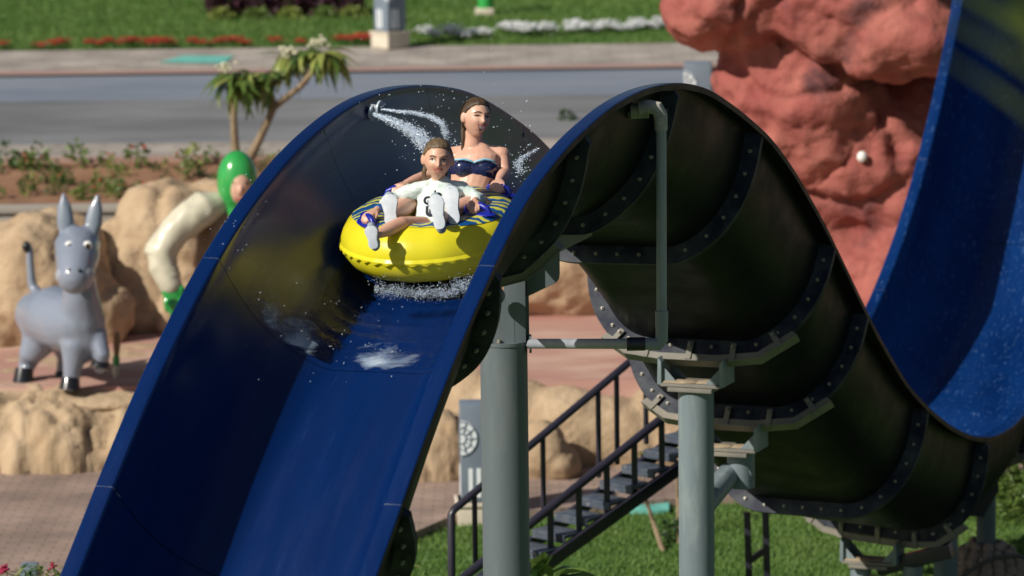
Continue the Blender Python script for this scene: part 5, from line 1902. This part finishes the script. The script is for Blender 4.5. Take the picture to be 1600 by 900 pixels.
mb.ell(at(683, 303, CY - .085), (0.024, 0.006, 0.010), nu=12, nv=6)
mb.ell(at(680, 300, CY - .085), (0.006, 0.006, 0.012), nu=8, nv=6)
mb.build('emblem', M['glyph'], sh)
mb = MB()
w0 = cer + (cwr - cer) * .86
wd_ = (cwr - cer).normalized()
mb.tube([w0 - wd_ * 0.012, w0 + wd_ * 0.012], 0.026, 16, caps=False)
mb.build('wristband', M['wristband'], ch)
sole_shoe(ch, at(584, 389, 21.33), at(578, 353, 21.33), V((-.25, -1, 0.1)), 0.078, M['shoe'])
sole_shoe(ch, at(688, 358, 21.31), at(679, 304, 21.38), nr_cam, 0.09, M['shoe'])

# ------------------------------------------------------------------ water
for px, py in ((580, 177), (592, 169)):
    Yn_ = 22.95
    nz = thing('jet_nozzle', 'white disc water nozzle, ' + ('nearer and lower' if px == 580 else 'farther and higher') + ' of the pair on left wall', 'nozzle', at(px, py, Yn_), 'jet nozzles on the slide wall')
    mb = MB()
    c = at(px, py, Yn_)
    ax = (nN * .97 - dD * .03 - V((0, 0, .1))).normalized()
    mb.cyl(c, c + ax * 0.012, 0.047, n=28)
    mb.build('disc', M['nozzle'], nz)
    mb = MB()
    mb.cyl(c + ax * 0.01, c + ax * 0.022, 0.02, n=16)
    mb.cyl(c, c - ax * 0.05, 0.02, n=12)
    mb.build('spout', M['pvc'], nz)

def drops(name, gen, flow=None, label=None, core=None):
    """every drop its own small stretched bead, all of them one mass"""
    mb = MB()
    ico = bmesh.new()
    bmesh.ops.create_icosphere(ico, subdivisions=0 + 1, radius=1.0)
    ico.verts.index_update()
    iv = [v.co.copy() for v in ico.verts]
    fi = [tuple(v.index for v in f.verts) for f in ico.faces]
    ico.free()
    for p, r_ in gen:
        ax_ = V((rnd.gauss(0, 1), rnd.gauss(0, 1), rnd.gauss(0, 1)))
        if flow is not None:
            ax_ = V(flow) + ax_ * 0.25
        ax_.normalize()
        k_ = rnd.uniform(1.0, 4.5 if flow is not None else 1.8)
        mb.add([p + (q_ + ax_ * (q_.dot(ax_) * (k_ - 1))) * r_ for q_ in iv], fi)
    if core:
        cp = [at(*q_) for q_ in core[0]]
        pts_, rr = [], []
        n_ = 40
        for i in range(n_ + 1):
            t = i / n_ * (len(cp) - 1) * 0.9999
            k = int(t)
            q_ = cp[k].lerp(cp[k + 1], t - k)
            w_ = core[1] + (core[2] - core[1]) * i / n_
            pts_.append(q_ + V((noise.noise(q_ * 40), noise.noise(q_ * 40 + V((5, 0, 0))), noise.noise(q_ * 40 + V((0, 9, 0))))) * w_ * 1.2)
            rr.append(w_ * (0.75 + 0.7 * noise.noise(q_ * 60)))
        mb.tube(pts_, rr, 8)
    return tag(mb.build(name, M['foam'], smooth=True, angle=180, fix=False), label, kind='stuff')

def along(pts, n, spread, r0, r1):
    pts = [at(*p) for p in pts]
    out = []
    for i in range(n):
        t = rnd.random() ** 0.8 * (len(pts) - 1) * 0.9999
        k = int(t)
        p = pts[k].lerp(pts[k + 1], t - k)
        w_ = spread[0] + (spread[1] - spread[0]) * t / (len(pts) - 1)
        out.append((p + V((rnd.gauss(0, w_), rnd.gauss(0, w_), rnd.gauss(0, w_))), rnd.uniform(r0, r1) * (0.6 + 0.9 * rnd.random() ** 4)))
    return out
Yj = 22.85
drops('water_jet', along([(584, 178, Yj), (610, 188, Yj - .1), (635, 200, Yj - .2), (655, 213, Yj - .3), (668, 230, Yj - .4)], 5200, (0.006, 0.026), 0.0008, 0.0025), nN - V((0, 0, .35)), core=([(584, 178, Yj), (610, 188, Yj - .1), (635, 200, Yj - .2), (655, 213, Yj - .3)], 0.007, 0.012))
drops('water_jet', along([(596, 171, Yj), (622, 174, Yj - .05), (645, 176, Yj - .1), (672, 182, Yj - .15), (692, 193, Yj - .2), (698, 214, Yj - .2)], 2800, (0.003, 0.011), 0.0007, 0.0022), nN - V((0, 0, .2)), core=([(596, 171, Yj), (622, 174, Yj - .05), (645, 176, Yj - .1), (672, 182, Yj - .15), (692, 193, Yj - .2)], 0.004, 0.006))
drops('water_jet', along([(842, 232, 23.5), (820, 245, 23.4), (808, 255, 23.3), (815, 268, 23.2)], 700, (0.005, 0.017), 0.0008, 0.0024), nN)
def spray(n, x0, x1, y0, y1, Y0, Y1, r0, r1):
    return [(at(rnd.uniform(x0, x1), rnd.uniform(y0, y1), rnd.uniform(Y0, Y1)), rnd.uniform(r0, r1)) for i in range(n)]
drops('water_droplets', spray(110, 590, 830, 140, 300, 22.4, 23.0, 0.0018, 0.0042) + spray(45, 560, 800, 30, 180, 22.2, 23.0, 0.0015, 0.003) + spray(60, 790, 830, 225, 295, 22.6, 23.1, 0.002, 0.005) + spray(40, 690, 720, 215, 260, 22.5, 22.7, 0.002, 0.0045))
sp_ = []
for i in range(2300):
    x = rnd.uniform(585, 745)
    y = 452 + rnd.gauss(0, 5) + 6 * math.sin((x - 585) / 160 * math.pi) - (6 if x > 715 else 0)
    sp_.append((at(x, y, 21.40 - rnd.random() * .1), rnd.uniform(0.0006, 0.0021)))
for x, y, n in ((715, 446, 170), (735, 440, 150), (690, 455, 120), (655, 458, 120), (625, 452, 90), (592, 442, 60)):
    for i in range(n):
        sp_.append((at(x + rnd.gauss(0, 8), y + rnd.gauss(0, 7), 21.36), rnd.uniform(0.0007, 0.0026)))
drops('splash', sp_)
drops('water_droplets', spray(26, 300, 420, 270, 420, 19.8, 20.6, 0.0015, 0.003) + spray(45, 400, 640, 440, 600, 19.9, 20.5, 0.0015, 0.0032))

# thin films of foam lying on the chute floor
def film(name, s0, s1, x0, x1, seed):
    mb = MB()
    g = random.Random(seed)
    ns, nx = 14, 18
    vs = []
    def hx(x):
        x = abs(x)
        if x <= 0.27:
            return -wall_curve(-3.0, INNER, 0.05)[1]
        w_, d_ = wall_curve(-3.0, INNER, 0.05)
        return float(np.interp(x, [a for a, b in w_][::-1], [b for a, b in w_][::-1]))
    for i in range(ns + 1):
        for j in range(nx + 1):
            e = abs(2 * i / ns - 1)
            xa, xb = x0 + 0.10 * (x1 - x0) * e * e, x1 - 0.16 * (x1 - x0) * e * e * (1 + .3 * math.sin(i * 2.3))
            x = xa + (xb - xa) * j / nx
            s = s0 + (s1 - s0) * i / ns + 0.012 * math.sin(j * 1.3 + seed)
            vs.append(P(s, x, hx(x) + 0.006))
    fs = [(i * (nx + 1) + j, i * (nx + 1) + j + 1, (i + 1) * (nx + 1) + j + 1, (i + 1) * (nx + 1) + j) for i in range(ns) for j in range(nx)]
    mb.add(vs, fs)
    o = mb.build(name, M['film'], fix=False)
    at_ = o.data.attributes.new('thickness', 'FLOAT', 'POINT')
    th = []
    for i in range(ns + 1):
        for j in range(nx + 1):
            u_, v_ = 2 * j / nx - 1, i / ns
            e = max(0.0, 1 - abs(u_) ** 2.2) * min(1.0, v_ * 9) * max(0.0, 1 - v_) ** 0.7 * (1.0 + 0.2 * math.sin(j * .8 + seed))
            th.append(e)
    at_.data.foreach_set('value', th)
    return tag(o, kind='stuff')
film('foam_film', -3.115, -2.74, -0.30, 0.30, 2)
film('foam_film', -3.115, -2.80, -0.72, -0.30, 5)

# running water: thin rippled sheets on the chute floor below the raft and beside it
def water_sheet(s0, s1, x0, x1, amp, seed):
    mb = MB()
    ns, nx = 90, 60
    vs = []
    for i in range(ns + 1):
        s = s0 + (s1 - s0) * i / ns
        w_, d_ = wall_curve(s, INNER, 0.05)
        xa, xb = [a for a, b in w_][::-1], [b for a, b in w_][::-1]
        for j in range(nx + 1):
            x = x0 + (x1 - x0) * j / nx
            h = -d_ if abs(x) <= xa[0] else float(np.interp(abs(x), xa, xb))
            e = min(1.0, 8 * min(i / ns, 1 - i / ns), 8 * min(j / nx, 1 - j / nx))
            r_ = noise.fractal(V((x * 5 + seed, s * 11, 0)), 0.8, 2.2, 4) + 0.8 * math.sin(s * 46 + 1.5 * math.sin(x * 5 + seed))
            vs.append(P(s, x, h + 0.003 + e * (0.005 + amp * r_)))
    mb.add(vs, [(i * (nx + 1) + j, i * (nx + 1) + j + 1, (i + 1) * (nx + 1) + j + 1, (i + 1) * (nx + 1) + j) for i in range(ns) for j in range(nx)])
    tag(mb.build('running_water', M['water'], fix=False), kind='stuff')
water_sheet(-3.08, -2.2, -0.5, 0.5, 0.0028, 1.0)
